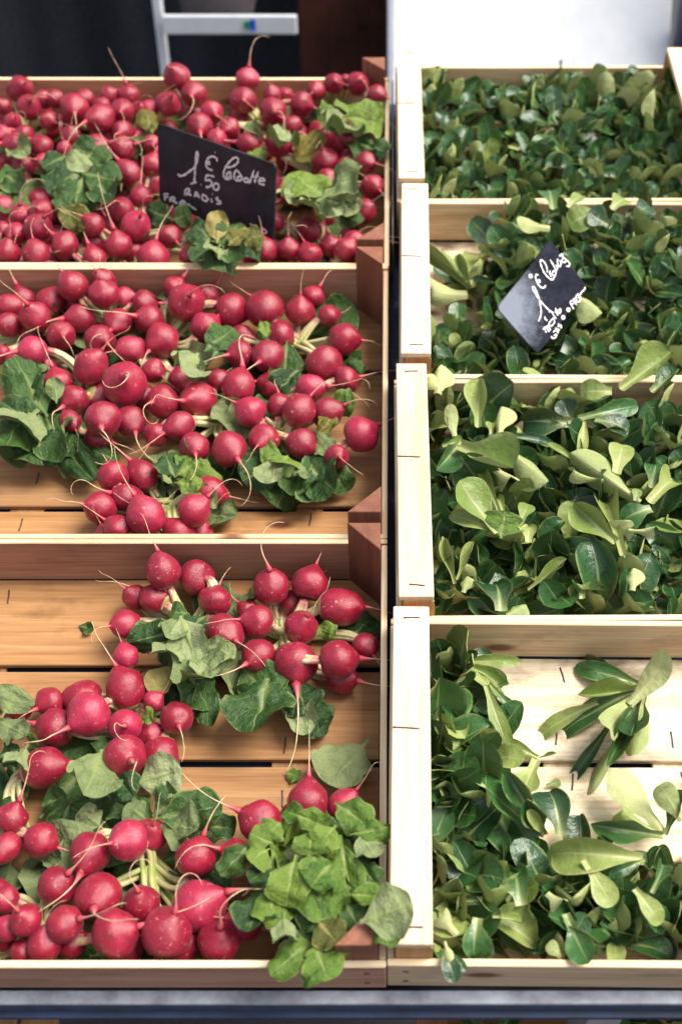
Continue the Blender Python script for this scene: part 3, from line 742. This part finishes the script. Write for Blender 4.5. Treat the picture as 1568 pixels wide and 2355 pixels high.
PL(B2, S2, 7, [(400,1090,380,1040,70,'r',0,.006),(410,1090,470,1045,80,'rl',0,.004),(420,1100,510,1090,70,'rl',0,.0),(410,1110,460,1110,50,'rl',0,.008),(400,1080,430,1030,60,'ry',0,.0),(390,1100,370,1120,36,'rl',1,.006),(450,1130,500,1190,40,'rl',1,-.012),(420,1120,480,1125,40,'rl',0,.004)], -.020)
PL(B3, S3, 0, [(410,1430,380,1480,60,'rl',1,.008),(420,1430,450,1520,80,'rl',1,.014),(410,1450,290,1475,70,'r',0,.002),(400,1470,370,1540,80,'rl',1,.010),(420,1500,500,1580,110,'rl',1,.012),(450,1480,530,1560,100,'rl',1,.006),(430,1540,480,1620,80,'r',0,-.004),(470,1560,480,1660,60,'r',0,-.010),(400,1540,350,1590,60,'ry',1,-.004),(400,1520,440,1640,80,'r',0,-.012),(430,1410,390,1400,50,'r',0,.0),(470,1420,430,1450,50,'r',0,.0)], -.022)
PL(B3, S3, 1, [(620,1560,580,1700,130,'r',0,.0),(560,1540,640,1610,100,'r',0,-.006),(680,1560,700,1630,90,'r',0,.0),(700,1580,735,1680,80,'r',0,-.006),(680,1600,710,1680,60,'rl',1,-.008),(790,1480,870,1400,70,'r',0,-.016),(730,1440,770,1460,36,'rl',0,.0),(640,1580,520,1620,70,'r',0,-.012)], -.026)
PL(B3, S3, 2, [(230,1740,190,1850,105,'rl',1,.016),(250,1760,300,1830,80,'r',0,.006),(320,1800,420,1770,90,'rl',1,.008),(330,1650,350,1640,40,'rl',0,.0),(260,1700,230,1730,50,'r',0,-.01),(300,1820,330,1880,60,'r',0,-.004)], -.020)
PL(B3, S3, 3, [(10,1640,45,1580,80,'rl',1,.014),(0,1660,70,1700,70,'r',1,.006),(60,1720,20,1790,66,'rl',1,.002),(70,1710,80,1700,50,'r',0,.0),(0,1740,40,1720,60,'r',0,.0),(100,1850,160,1830,60,'r',0,-.02)], -.016)
PL(B3, S3, 4, [(370,1880,510,1850,80,'r',0,-.004),(380,1900,470,1910,90,'r',1,-.006),(300,1870,250,1830,70,'r',0,-.010),(360,1870,420,1830,80,'r',0,-.008),(330,1880,290,1850,50,'r',1,-.01),(480,1900,540,1900,60,'r',0,-.012),(160,1850,130,1920,60,'r',0,-.02),(440,1950,420,1890,60,'r',0,-.02),(230,1900,180,1860,60,'r',1,-.014)], -.010)
cv8 = crop(0, 2750, .98); m8 = ksc(.98)
PL(B3, S3, 6, [(1060,400,1020,550,165,'rl',0,.034),(1130,380,1170,610,210,'rl',0,.026),(1230,340,1270,570,130,'rl',0,.030),(970,330,900,300,100,'rl',0,.02),(960,360,900,400,90,'rl',0,.02),(1060,230,1180,270,90,'rl',0,.03),(1220,200,1330,270,130,'rl',0,.026),(1280,300,1420,270,70,'rl',0,.03),(1300,310,1350,400,110,'rl',1,.03),(900,340,790,440,90,'r',0,.016),(960,500,1000,620,140,'rl',0,.024),(960,510,890,670,140,'r',0,.016),(1020,600,1020,740,95,'rl',1,.024),(1150,620,1210,690,130,'ry',0,.028),(1180,680,1190,750,140,'rl',0,.024),(1120,690,970,800,120,'rl',0,.02),(1140,720,1180,820,150,'rl',0,.026),(1110,770,1130,858,70,'rl',0,.024),(1320,610,1490,560,190,'rl',1,.05),(1340,600,1420,690,90,'rl',0,.044),(1260,520,1400,510,90,'rl',0,.036),(1250,560,1290,640,110,'r',0,.026),(1010,260,960,300,90,'rl',0,.02),(1120,290,1110,360,130,'rl',0,.03),(1200,280,1150,340,120,'rl',0,.03),(1180,420,1120,480,120,'rl',0,.036),(1300,420,1350,480,100,'r',0,.024),(1080,560,1150,620,130,'r',0,.02),(1000,400,900,470,100,'r',0,.014),(1060,640,1120,720,100,'r',0,.014),(1250,640,1280,700,80,'r',0,.02),(1090,250,1020,200,80,'rl',0,.022)], -.004, cv8, m8)
# random fill of the big leaf mass
tie = S3[6]
for k in range(16):
    a = cv8(rnd.uniform(900, 1330), rnd.uniform(260, 720)); T = P(*a, rnd.uniform(-.014, .014)); B = P(*cv8(1100+rnd.uniform(-60, 60), 330+rnd.uniform(-60, 60)), -.02)
    B = T + (B-T).normalized()*rnd.uniform(.045, .07)
    leaf(B3[6], B, T, Vector((rnd.uniform(-.5, .5), rnd.uniform(-.5, .3), 1)), rnd.choice(('r', 'rl', 'rl')), rnd.uniform(.9, 1.3), rnd.random() < .2, origin=tie)

# loose leaf bits on the boards
def loose(label, cat, bx, by, tx, ty, w, key, flip, z, name='loose_leaf', up=.003, vi=None):
    B = P(bx, by, z); T = P(tx, ty, z+up); L = (T-B).length; W = w/ppm(T)
    t = thing(name, label, cat, B)
    leaf(t, B, T, Vector((0, -.1, 1)), key, W/L/.66, flip, name='blade', origin=B, vi=vi); return t
loose('big grey green radish leaf leaning on the right wall of the front radish crate', 'leaf', 850,1700,750,1805,120,'r',1,FL+.02, vi=5)
loose('scrap of green leaf on the bare board near the back left of the front crate', 'leaf', 180,1438,220,1450,26,'r',0,FL+.002)
loose('small green leaf tip on the board right of the blue gap', 'leaf', 655,1775,690,1785,36,'rl',0,FL+.004)

# ------------------------------------------------------------------ lettuce
RIMZ = 0.0
def rosette(label, base, ax, n, L, group, seed, key='m', wide=1.0, box=None):
    r = random.Random(seed)
    t = thing('lettuce_rosette', label, 'lettuce', base, group)
    q = ax.to_track_quat('Z', 'Y'); a0 = r.uniform(0, 6.28)
    for k in range(n):
        a = a0 + k*2.39996; e = R(44+42*(k/(n-1)) + r.uniform(-12, 12))
        d = q @ Vector((math.cos(a)*math.cos(e), math.sin(a)*math.cos(e), math.sin(e)))
        l = L*(1.12-.45*k/(n-1))*r.uniform(.85, 1.15)
        N = q @ Vector((-math.cos(a)*math.sin(e)*1.0+r.uniform(-.3, .3), -math.sin(a)*math.sin(e)+r.uniform(-.3, .3), math.cos(e)))
        T = base+d*l
        if box:
            x0, x1, y0, y1 = box
            if T.z < .024: T.x = min(max(T.x, x0), x1); T.y = min(max(T.y, y0), y1)
            T = base+(T-base).normalized()*max(.025, (T-base).length)
        leaf(t, base+d*.003, T, N, 'mp' if r.random() < .13 else 'mx' if r.random() < .35 else key, wide*r.uniform(.9, 1.25), origin=base)
    return t
def filler(label, name, pts, seed, box=(-9, 9, -9, 9)):
    """the packed leaves below the top layer: one mesh nobody could count"""
    r = random.Random(seed); v = []; f = []; uv = []
    for (p, sc) in pts:
        me = LM['m'][r.randrange(len(LM['m']))]
        d = Vector((r.uniform(-1, 1), r.uniform(-1, 1), r.uniform(-.1, .9))).normalized()
        if p.x < box[0]: d.x = abs(d.x)
        if p.x > box[1]: d.x = -abs(d.x)
        if p.y < box[2]: d.y = abs(d.y)*.6; d.z = abs(d.z)+.2; d.normalize()
        if p.y > box[3]: d.y = -abs(d.y)
        M, L = frame(p, p+d*sc, Vector((r.uniform(-1, 1), r.uniform(-1, 1), .6)))
        M = M @ Matrix.Diagonal((sc*1.1, sc, sc, 1)); base = len(v)
        l = me.uv_layers[0].data; vu = {}
        for lp in me.loops: vu[lp.vertex_index] = tuple(l[lp.index].uv)
        for i, q in enumerate(me.vertices): v.append(M @ q.co); uv.append(vu[i])
        for pl in me.polygons: f.append(tuple(base+i for i in pl.vertices))
    o0 = pts[0][0]
    m = mesh_py(name, [q-o0 for q in v], f, uv)
    o = obj(name, m, MACHE, None, Matrix.Translation(o0)); tag(o, label, 'lettuce', kind='stuff'); return o
def heap(ci, hfun, step, L, label, group, seed, n=8, fill=260, wide=1.0, tilt=.5):
    r = random.Random(seed); y0 = YRr[ci]; x0 = XR0; W, D = .4, .2995; cnt = 0; pts = []
    ny = int(D/step); nx = int(W/step)
    for j in range(ny):
        for i in range(nx):
            x = x0+.018+(W-.036)*(i+.5+r.uniform(-.35, .35)+(.5 if j % 2 else 0)*.5)/nx
            y = y0+.012+(D-.028)*(j+.5+r.uniform(-.35, .35))/ny
            h = hfun((x-x0)/W, (y-y0)/D)
            if h is None: continue
            # skip what lies wholly outside the picture
            pp = Vector((x, y, h)); px = CX + F_PX*(pp.x)/((pp-CAMP).dot(FWD))
            if px > 1680: continue
            ll = L*r.uniform(.8, 1.2)
            base = Vector((x, y, max(-HR+.012, h-ll*.72)))
            ax = Vector((r.gauss(0, tilt*.5), r.gauss(0, tilt*.5), 1)).normalized()
            zone = ('front', 'middle', 'back')[min(2, 3*j//ny)] + ' ' + ('left', 'centre', 'right')[min(2, 3*i//nx)]
            rosette(label + ', in its ' + zone + ' third', base, ax, n, ll, group, r.randrange(10**6), wide=wide, box=(x0+.020, x0+W-.020, y0+.019, y0+D-.020)); cnt += 1
    for k in range(fill*4):
        x = x0+.024+(W-.048)*r.random(); y = y0+.020+(D-.040)*r.random(); h = hfun((x-x0)/W, (y-y0)/D)
        if h is None or len(pts) >= fill: continue
        pts.append((Vector((x, y, -HR+.010+(h+HR-.034)*r.random() if h > -HR+.034 else -HR+.008)), L*r.uniform(.5, .8)))
    filler('packed lettuce leaves underneath the '+group, 'packed_leaves', pts, seed+1, (x0+.055, x0+W-.055, y0+.055, y0+D-.055))
    print('heap', ci, cnt); return cnt
def nz(u, v, s): return mnoise.noise(Vector((u*s, v*s, s)))
# back crate: full, level
heap(3, lambda u, v: -.008+.012*nz(u, v, 5)+.010*(v > .55), .0335, .052, 'small dark lettuce rosette of the crate below the white panel', 'small dark lettuce of the back crate', 11, 7, 260, .98, .55)
def hB(u, v):
    if (u < .33 and v > .72) or (u < .2 and v > .36): return None
    h = -.012+.014*nz(u, v, 4)
    if u > .3 and v > .5: h += .030
    if u < .3: h -= .020*(v > .35)
    return h
heap(2, hB, .0345, .053, 'lettuce rosette of the crate with the small slate sign', 'lettuce around the slate sign', 12, 7, 260, .98, .65)
heap(1, lambda u, v: -.014+.012*nz(u, v, 4)-.004*(v > .8), .0365, .060, 'lettuce rosette of the crate of long loose leaves', 'lettuce under the long loose leaves', 13, 7, 240, .98, .8)
def hD(u, v):
    k = P(900, 1850, -.05).y; vv = (k-YRr[0])/.3
    if u < .15: return -.014+.012*nz(u, v, 5)
    if u < .21 and v > .25: return -.038
    if v < .33-.06*u+.05*nz(u, v, 6): return -.020+.012*nz(u, v, 4)-.012*(v > .34)
    return None
heap(0, hD, .037, .064, 'lettuce rosette of the half empty front crate', 'lettuce heaped in the half empty crate', 14, 7, 260, 1.0, .8)

def lying(label, crown, tips, cv, m, z, group=None):
    """one plant lying on its side: crown pixel, tips (x, y, width, key, flip, dz)"""
    a = cv(*crown); B = P(*a, z); t = thing('lettuce_rosette', label, 'lettuce', B, group)
    for (x, y, w, key, flip, dz, *bb) in tips:
        T = P(*cv(x, y), z+dz); b = P(*cv(*bb[0]), z+dz*.5) if bb else B + (T-B)*.03
        L = (T-b).length; tc = (CAMP-T).normalized()
        N = (tc*.6+Vector((rnd.uniform(-.3, .3), rnd.uniform(-.3, .3), .8))).normalized()
        T = T + (T-b)*.16
        if key == 'm': key = 'mx'
        leaf(t, b, T, N, key, min(2.0, .96*w*m/ppm(T)/L/.48), flip, origin=B)
    return t
c7 = crop(1350, 2200, 1.3635); m7 = ksc(1.3635)
FR = -HR+.006
lying('whole lettuce plant lying alone on the bare white boards', (1380,440), [(1040,270,90,'m',0,.008),(1080,310,110,'m',0,.018),(1180,440,110,'mp',0,.012),(1060,500,70,'mp',0,.018),(858,620,90,'mp',0,.012,(1150,520)),(960,600,110,'m',0,.020),(1085,750,170,'mp',1,.032),(1320,665,130,'mp',1,.030),(1300,720,150,'m',0,.014),(1500,310,150,'mp',1,.030,(1300,520)),(1140,900,60,'mp',1,.010,(1290,600)),(1050,850,80,'m',0,.008,(1250,560)),(1200,830,90,'m',0,.008),(1120,520,100,'m',0,.010)], c7, m7, FR+.008)
lying('lettuce plant fanned out at the back left corner of the half empty crate', (430,315), [(715,290,80,'mp',0,.014),(670,370,80,'mp',0,.010),(620,240,80,'m',0,.006),(545,270,50,'m',0,.010),(410,200,80,'m',0,.008),(640,430,70,'mp',0,.016),(745,560,80,'m',0,.012,(600,420)),(700,600,60,'m',0,.008,(580,430)),(680,710,110,'mp',0,.014,(590,430))], c7, m7, -.030)
lying('pale lettuce leaves spread flat on the boards left of the gap', (850,790), [(600,740,110,'mp',1,.012),(760,1000,160,'mp',0,.012,(840,800)),(690,700,70,'mp',0,.012),(930,775,20,'mp',0,.004)], c7, m7, FR+.010)
lying('lettuce plant with dark cupped leaves below the small yellow leaf', (880,1180), [(700,890,110,'m',0,.03,(850,1120)),(590,960,120,'m',0,.02),(940,950,200,'m',0,.034,(960,1180)),(780,1000,120,'m',0,.03),(830,1090,90,'mp',0,.03)], c7, m7, -.030)
lying('two broad pale lettuce leaves at the right edge of the bare boards', (1480,1180), [(1280,870,190,'mp',1,.028),(1440,920,150,'mp',1,.028,(1568,1100)),(1200,1050,110,'m',1,.010),(1130,1130,120,'m',0,.014),(1568,980,80,'m',0,.014)], c7, m7, -.038)
loose('small yellow leaf lying on the white boards', 'leaf', 1255,1808,1290,1795,40,'mp',0,FR+.004)
c9 = crop(1300, 2800, 1.3067); m9 = ksc(1.3067)
lying('lettuce plant with one broad pale leaf crossing the front heap', (1390,460), [(1000,400,190,'mp',0,.02),(1220,640,150,'mp',0,.012,(1100,460)),(1260,520,60,'m',0,.010),(1460,740,110,'mp',0,.01,(1340,600)),(1500,460,80,'m',0,.014,(1420,620))], c9, m9, -.004)
lying('dark cupped lettuce leaves in the middle of the front heap', (780,640), [(760,480,240,'m',0,.016,(800,680)),(1010,690,110,'mp',1,.012,(920,620)),(440,650,130,'m',0,.006,(610,660)),(560,900,170,'m',0,.008,(590,740)),(800,740,50,'mp',0,.006,(660,735)),(1110,960,140,'m',0,.008,(1010,720)),(400,720,110,'mp',1,.012,(490,820)),(920,860,80,'mp',1,.008,(990,930))], c9, m9, -.010)
lying('lettuce leaf hanging over the front rim beside the pale top rail', (430,880), [(470,1015,110,'m',0,.006),(400,890,40,'mp',0,.004,(380,860)),(450,930,50,'mp',1,.006,(430,850)),(520,970,60,'m',0,.004)], c9, m9, .006)
c5 = crop(1300, 1300, 1.3067); m5 = ksc(1.3067)
lying('pale lettuce plant standing at the back left of the loose leaf crate', (590,400), [(595,160,110,'mp',0,.02,(590,350)),(700,250,110,'mp',1,.012,(690,380)),(450,270,80,'mp',1,.012,(480,390)),(390,560,120,'m',0,.010,(510,420)),(740,560,220,'mp',0,.024,(500,440)),(890,570,150,'mp',1,.014,(720,450)),(780,640,120,'mp',1,.010,(660,540)),(930,380,60,'m',0,.012,(640,400)),(520,400,60,'mp',0,.01,(420,440)),(650,310,60,'mp',0,.016,(655,390))], c5, m5, .000)
lying('dark broad lettuce leaf lying below the rim in the loose leaf crate', (1050,330), [(820,300,170,'m',0,.008),(1000,240,110,'m',0,.004,(1040,330)),(1340,230,110,'m',0,.012,(1070,310)),(1310,330,120,'m',0,.012,(1150,310)),(1090,440,60,'mp',0,.010,(1100,320))], c5, m5, .000)
lying('lettuce plant with white backed leaves on the right of the loose leaf crate', (1375,715), [(1080,480,150,'mp',1,.02),(1000,590,70,'mp',1,.010,(1210,600)),(1300,390,150,'mp',0,.012,(1250,570)),(940,420,50,'mp',0,.008,(1090,540)),(1568,520,160,'mp',0,.014,(1410,710)),(1290,760,170,'m',0,.008,(1420,740)),(1450,470,110,'m',0,.006,(1420,640)),(1360,640,60,'mp',0,.01,(1340,700))], c5, m5, .004)
lying('long yellow green lettuce leaf pointing towards the front rim', (1290,975), [(1180,595,120,'mp',0,.018),(1070,750,140,'mp',0,.010,(1250,900)),(1440,860,60,'mp',1,.006,(1310,840)),(1310,880,30,'mp',0,.004)], c5, m5, .002)
lying('pale fan of broad lettuce leaves left of centre in the loose leaf crate', (720,880), [(510,660,190,'mp',0,.016,(690,850)),(480,760,120,'mp',0,.012,(700,855)),(590,490,60,'mp',0,.018,(690,750)),(720,770,120,'rl',0,.014,(700,880)),(690,660,60,'mp',0,.010,(710,760)),(840,800,130,'mp',0,.010,(830,900)),(830,700,100,'mp',0,.006,(790,820))], c5, m5, .002)
lying('large round dark lettuce leaf at the front of the loose leaf crate', (700,1230), [(690,1050,240,'m',0,.012,(700,1230)),(440,920,60,'mp',0,.012,(480,1100)),(560,930,50,'mp',0,.012,(490,1080)),(540,1070,110,'mp',1,.012,(520,1140)),(990,1010,50,'mp',0,.012,(830,1130)),(810,1200,110,'m',1,.008,(730,1250)),(1340,1030,90,'mp',1,.012,(1330,1130)),(1080,1080,110,'mp',0,.010,(1090,1170))], c5, m5, -.006)
c4 = crop(1300, 600, 1.3067); m4 = ksc(1.3067)
lying('pale lettuce plant with long stalks against the crate wall left of the slate sign', (555,605), [(600,315,140,'mp',0,.010),(450,375,70,'m',1,.006),(345,440,70,'mp',0,.006),(330,640,150,'mp',1,.014,(540,625)),(500,470,50,'mp',0,.010)], c4, m4, -.020)
lying('white backed curled lettuce leaf high in the slate sign crate', (900,340), [(785,290,110,'mp',1,.012,(935,310)),(730,220,110,'m',0,.006,(800,330)),(1050,260,150,'mp',0,.010,(1160,230)),(930,60,120,'m',0,.012,(950,220)),(1100,120,80,'mp',0,.012,(1020,210)),(1310,130,110,'mp',0,.012,(1230,220)),(1420,180,130,'m',0,.008,(1320,260)),(1130,250,130,'m',0,.004,(1230,300))], c4, m4, .024)
lying('lettuce leaves spilling over the rim between the two middle lettuce crates', (1245,1090), [(1470,940,150,'mp',0,.010,(1270,1080)),(1090,1080,130,'mp',0,.004,(1230,1090)),(1530,1010,110,'m',0,.010,(1420,1095))], c4, m4, .012)
lying('broad lettuce leaf hanging over the pale top rail at the rim corner', (400,1100), [(420,960,120,'mp',1,.006,(400,1100)),(350,1040,90,'m',1,.004,(420,1090))], c4, m4, .016)
lying('pale broken leaf tucked under the right corner of the slate sign', (1030,620), [(1160,690,130,'mp',1,.004)], c4, m4, .006)
lying('pale leaf poking out under the left corner of the slate sign', (850,780), [(700,780,60,'mp',1,.004)], c4, m4, .006)

# ------------------------------------------------------------------ signs
def strokes(parent, cv, plane_p, plane_n, lists, width, mat, M, off=.0006):
    Mi = M.inverted()
    for pts in lists:
        loc = []
        # resample with a smooth spline
        pp = pts if len(pts) > 1 else [pts[0], (pts[0][0]+6, pts[0][1]+5)]
        w = [P_on(cv(*q), plane_p, plane_n) for q in pp]
        w = [Mi @ q for q in w]
        sm = []
        for i in range(len(w)-1):
            p0, p1, p2, p3 = w[max(i-1, 0)], w[i], w[i+1], w[min(i+2, len(w)-1)]
            for k in range(4):
                u = k/4
                sm.append(.5*((2*p1)+(p2-p0)*u+(2*p0-5*p1+4*p2-p3)*u*u+(3*p1-p0-3*p2+p3)*u**3))
        sm.append(w[-1])
        v = []; f = []
        for i, q in enumerate(sm):
            t = (sm[min(i+1, len(sm)-1)]-sm[max(i-1, 0)]); t.z = 0
            if t.length < 1e-7: t = Vector((1, 0, 0))
            t.normalize(); s = Vector((-t.y, t.x, 0)); ww = width*.5*(1+.3*math.sin(i*1.7+len(pts)))
            if i in (0, len(sm)-1): ww *= .6
            for k in (-1, 1): v.append((q.x+s.x*k*ww, q.y+s.y*k*ww, off))
        for i in range(len(sm)-1): f.append((i*2, i*2+1, i*2+3, i*2+2))
        m = mesh_py('chalk_stroke', v, f, smooth=False)
        obj('chalk_stroke', m, mat, parent, Matrix.Identity(4))
def P_on(px, p, n):
    d = ray(*px); return CAMP + d*((p-CAMP).dot(n)/d.dot(n))
def circ(x, y, rx, ry=None, n=9):
    ry = ry or rx; return [(x+rx*math.cos(2*math.pi*i/n), y+ry*math.sin(2*math.pi*i/n)) for i in range(n+1)]
def slab(w, h, th, rad, n=5):
    v = []; 
    for (sx, sy, a0) in ((1, 1, 0), (-1, 1, 90), (-1, -1, 180), (1, -1, 270)):
        for i in range(n+1):
            a = R(a0+90*i/n); v.append((sx*(w/2-rad)+rad*math.cos(a), sy*(h/2-rad)+rad*math.sin(a)))
    N = len(v); V = [(x, y, 0) for x, y in v]+[(x, y, -th) for x, y in v]
    F = [tuple(range(N)), tuple(reversed(range(N, 2*N)))]+[(i, N+i, N+(i+1) % N, (i+1) % N) for i in range(N)]
    return mesh_py('slate', V, F, smooth=False)
# depth of a plane through three pixels with given camera depths
def Pd(px, depth):
    return CAMP + ray(*px)*depth
# standing slate
cs = crop(550, 440, 3.136)
k1 = 1568/2500
c0 = P(*cs(760, 690), .035); D0 = (c0-CAMP).dot(FWD); pm = F_PX/D0/k1          # photo px per metre -> print px
pmf = F_PX/D0*(2500/1568)
A1, B1_ = -200/pmf, 188/pmf
TL, TR, BL = Pd(cs(85, 55), D0-A1/2-B1_/2), Pd(cs(1445, 535), D0+A1/2-B1_/2), Pd(cs(65, 905), D0-A1/2+B1_/2)
def sign_frame(TL, TR, BL):
    ex = (TR-TL); W = ex.length; ex.normalize(); ey = (TL-BL); ey = ey-ex*ey.dot(ex); Hh = ey.length; ey.normalize()
    ez = ex.cross(ey); ctr = TL + ex*W/2 - ey*Hh/2
    M = Matrix.Identity(4)
    for i in range(3): M[i][0], M[i][1], M[i][2], M[i][3] = ex[i], ey[i], ez[i], ctr[i]
    return M, W, Hh, ez
M1, W1, H1, n1 = sign_frame(TL, TR, BL)
print('sign1', W1, H1, n1)
s1 = thing('price_slate', 'black price slate lettered in white chalk standing among the radishes', 'price sign', None, M=M1)
obj('board', slab(W1, H1+.004, .003, .005), SLATE, s1, Matrix.Identity(4))
SG1 = [[(325,615),(345,640),(400,630),(470,580),(520,540),(550,460),(558,385),(545,365),(535,400),(530,480),(523,580),(518,660),(510,715)],[(470,735),(540,708)],
 [(775,478),(770,440),(730,418),(690,425),(660,460),(648,510),(665,550),(700,572),(725,570)],[(660,482),(697,482)],[(660,505),(697,503)],[(752,368)],
 [(890,545),(960,530),(1010,490),(1020,450),(1000,430),(960,440),(910,490),(870,550),(850,610),(860,660),(890,680),(920,665),(935,605),(900,605),(885,650),(905,670),(930,640),(942,682)],
 [(985,690),(970,640),(985,590),(1010,580),(1040,620),(1062,660),(1050,690),(1010,695),(985,690)],[(1010,690),(1015,652),(1055,645)],circ(1110,690,26,24),
 [(1200,575),(1175,650),(1145,730)],[(1250,590),(1225,660),(1205,720)],[(1160,658),(1255,645)],[(1262,700),(1320,695),(1310,672),(1275,672),(1255,705),(1275,735),(1325,742)],
 [(588,738),(594,745)],[(745,650),(660,635),(645,692),(690,688),(715,720),(700,760),(645,772)],circ(765,765,32,38),
 [(402,862),(412,810),(440,790),(460,800),(450,830),(420,850),(450,852),(485,865)],[(412,812),(404,866)],[(515,885),(540,825),(575,898)],[(525,868),(566,868)],
 [(605,915),(610,860),(640,870),(670,905),(650,930),(605,915)],[(708,900),(718,948)],[(720,850)],[(790,890),(768,900),(775,918),(810,932),(815,955),(770,962)],
 [(165,850),(182,928)],[(165,850),(218,850)],[(172,887),(215,880)],[(235,940),(240,900),(270,885),(290,900),(280,920),(255,925),(325,958)],[(345,982),(360,940),(395,930),(405,960),(370,975),(410,992),(440,968),(490,1002),(540,1032)],
 [(1150,1190),(1195,1215)],[(1285,1240),(1342,1275),(1320,1308),(1280,1290),(1285,1240)],[(1232,1265)]]
strokes(s1, cs, M1.to_translation(), n1, SG1, .0024, CHALK, M1)
# small slate lying on the lettuce
cs2 = crop(1800, 860, 3.733)
cc = P(*cs2(730, 830), .030); D0 = (cc-CAMP).dot(FWD); pmf = F_PX/D0*(2500/1568)
a2, b2 = 100/pmf, -128/pmf
# top corner, right corner, left corner
cT, cR, cL = Pd(cs2(805, 70), D0-a2/2-b2/2), Pd(cs2(1335, 665), D0+a2/2-b2/2), Pd(cs2(118, 995), D0-a2/2+b2/2)
# reading direction runs from the left corner to the top corner; up is from right to top
M2, W2, H2, n2 = sign_frame(cL, cT, cL+(cR-cT))
print('sign2', W2, H2, n2)
s2 = thing('price_slate', 'small bent slate price sign lying askew on the lettuce', 'price sign', None, M=M2)
def bent_slab(w, h, th, rad):
    me = slab(w, h, th, rad, 4); bm = bmesh.new(); bm.from_mesh(me)
    # fold the corner where reading starts (local -x, +y)
    p = Vector((-w*.5+w*.46, h*.5, 0)); nrm = Vector((-.80, .38, 0)).normalized()
    bmesh.ops.bisect_plane(bm, geom=bm.verts[:]+bm.edges[:]+bm.faces[:], plane_co=p, plane_no=nrm)
    for v in bm.verts:
        d = (v.co-p).dot(nrm)
        if d > 1e-6: v.co.z += -.10*d
    bm.to_mesh(me); bm.free(); return me
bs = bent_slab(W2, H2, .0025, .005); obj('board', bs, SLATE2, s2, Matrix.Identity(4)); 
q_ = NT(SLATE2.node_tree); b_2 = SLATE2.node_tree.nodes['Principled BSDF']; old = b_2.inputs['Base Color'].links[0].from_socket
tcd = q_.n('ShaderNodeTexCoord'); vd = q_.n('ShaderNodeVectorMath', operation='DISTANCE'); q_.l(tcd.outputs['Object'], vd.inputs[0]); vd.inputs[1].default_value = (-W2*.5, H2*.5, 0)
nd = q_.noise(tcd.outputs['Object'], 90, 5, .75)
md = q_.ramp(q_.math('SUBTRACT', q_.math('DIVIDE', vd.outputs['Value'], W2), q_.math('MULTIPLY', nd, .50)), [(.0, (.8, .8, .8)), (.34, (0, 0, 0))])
q_.l(q_.mix(md, old, (.24, .27, .33)), b_2.inputs['Base Color'])  # sky sheen on the folded corner, painted in as a paler patch
SG2 = [[(640,555),(610,550),(600,590),(620,650),(650,700),(690,730),(730,720),(735,690)],[(630,622),(665,628)],[(640,655),(672,648)],
 [(760,520),(755,450),(720,380),(680,350),(665,380),(690,460),(730,540),(790,600),(830,620),(860,575),(880,520),(850,500),(825,540),(850,565)],[(800,490),(795,540),(820,580)],
 [(800,345),(850,430),(888,510)],[(870,420),(905,450),(880,492)],[(905,330),(900,390),(930,440),(950,400),(930,350)],[(925,300),(960,272),(980,310),(958,370),(1000,380),(1040,350)],[(950,280),(1000,330),(1060,385),(1062,430),(1020,436)],
 [(655,900),(600,810),(558,740),(570,712),(600,750),(640,850),(660,940),(678,1050),(665,1130),(640,1190)],[(640,880),(720,970),(790,1040),(830,1065)],
 [(700,1300),(740,1270),(790,1335)],[(740,1270),(770,1258),(808,1312)],[(718,1290),(752,1342)],[(800,1190),(782,1235),(815,1252),(858,1205),(845,1150),(800,1190)],[(728,1120),(735,1160),(762,1175)],
 [(780,1060),(820,1052),(850,1110),(885,1155)],[(872,1005),(905,1112)],[(858,1065),(912,1040)],[(920,1080),(945,1050),(940,1020),(912,1045),(922,1080),(950,1065)],
 [(820,1390),(830,1420),(870,1410),(892,1370),(850,1380)],[(840,1340),(880,1310),(915,1352)],[(868,1280),(932,1312)],[(908,1220),(962,1282)],[(900,1262),(955,1240)],
 [(1070,930),(1122,1022)],[(1070,930),(1102,900)],[(1090,962),(1122,940)],[(1110,890),(1162,962)],[(1110,890),(1142,880),(1152,922)],[(1150,850),(1160,910),(1200,920),(1216,870),(1182,820),(1150,850)],[(1170,862),(1212,860)],[(1208,830),(1230,790),(1262,762),(1282,715)],
 circ(535,570,20),circ(1050,1030,20),circ(980,1135,20)]
strokes(s2, cs2, M2.to_translation(), n2, SG2, .0017, CHALK, M2)

# ------------------------------------------------------------------ what shows under the front lip
def low_point(x, y, z): return P(x, y, z)
zt = -.30
pA = P(955, 2330, zt); pB = P(1025, 2330, zt)
org = Vector(((pA.x+pB.x)/2+.2, P(990, 2330, zt).y+.02, zt))
t = thing('wooden_crate', 'dark orange crate of lettuce on the shelf below the front lip', 'crate', org)
plank('top_rail', t, (-.2+.0, .05, 0), (.26, (pB-pA).length, .02), POSTW, math.pi/2, key='low')
plank('side_wall', t, (0, -.085, -.03), (.40, .06, .006), PINEW, 0, Matrix.Rotation(math.pi/2, 4, 'X'), key='low')
plank('floor_board', t, (0, .05, -.065), (.40, .26, .006), PINE, 0, key='low')
for i in range(10):
    b = org + Vector((-.14+.035*i, rnd.uniform(-.05, .03), -.045))
    rosette('shaded lettuce rosette in the crate under the front lip', b, Vector((rnd.uniform(-.3, .3), rnd.uniform(-.3, .3), 1)).normalized(), 7, .055, 'lettuce on the shelf below', 900+i)
p = P(50, 2335, -.33)
t = thing('wooden_box', 'corner of a brown wooden box in shadow below the front lip', 'box', p)
plank('board', t, (-.02, .02, 0), (.30, .035, .012), PINE, math.pi/2, key='lb'); plank('board', t, (.0185, .02, -.004), (.30, .035, .012), PINE, math.pi/2, key='lb2')
plank('end_board', t, (0, .16, -.05), (.10, .08, .01), PINE, 0, Matrix.Rotation(math.pi/2, 4, 'X'), key='lb3')
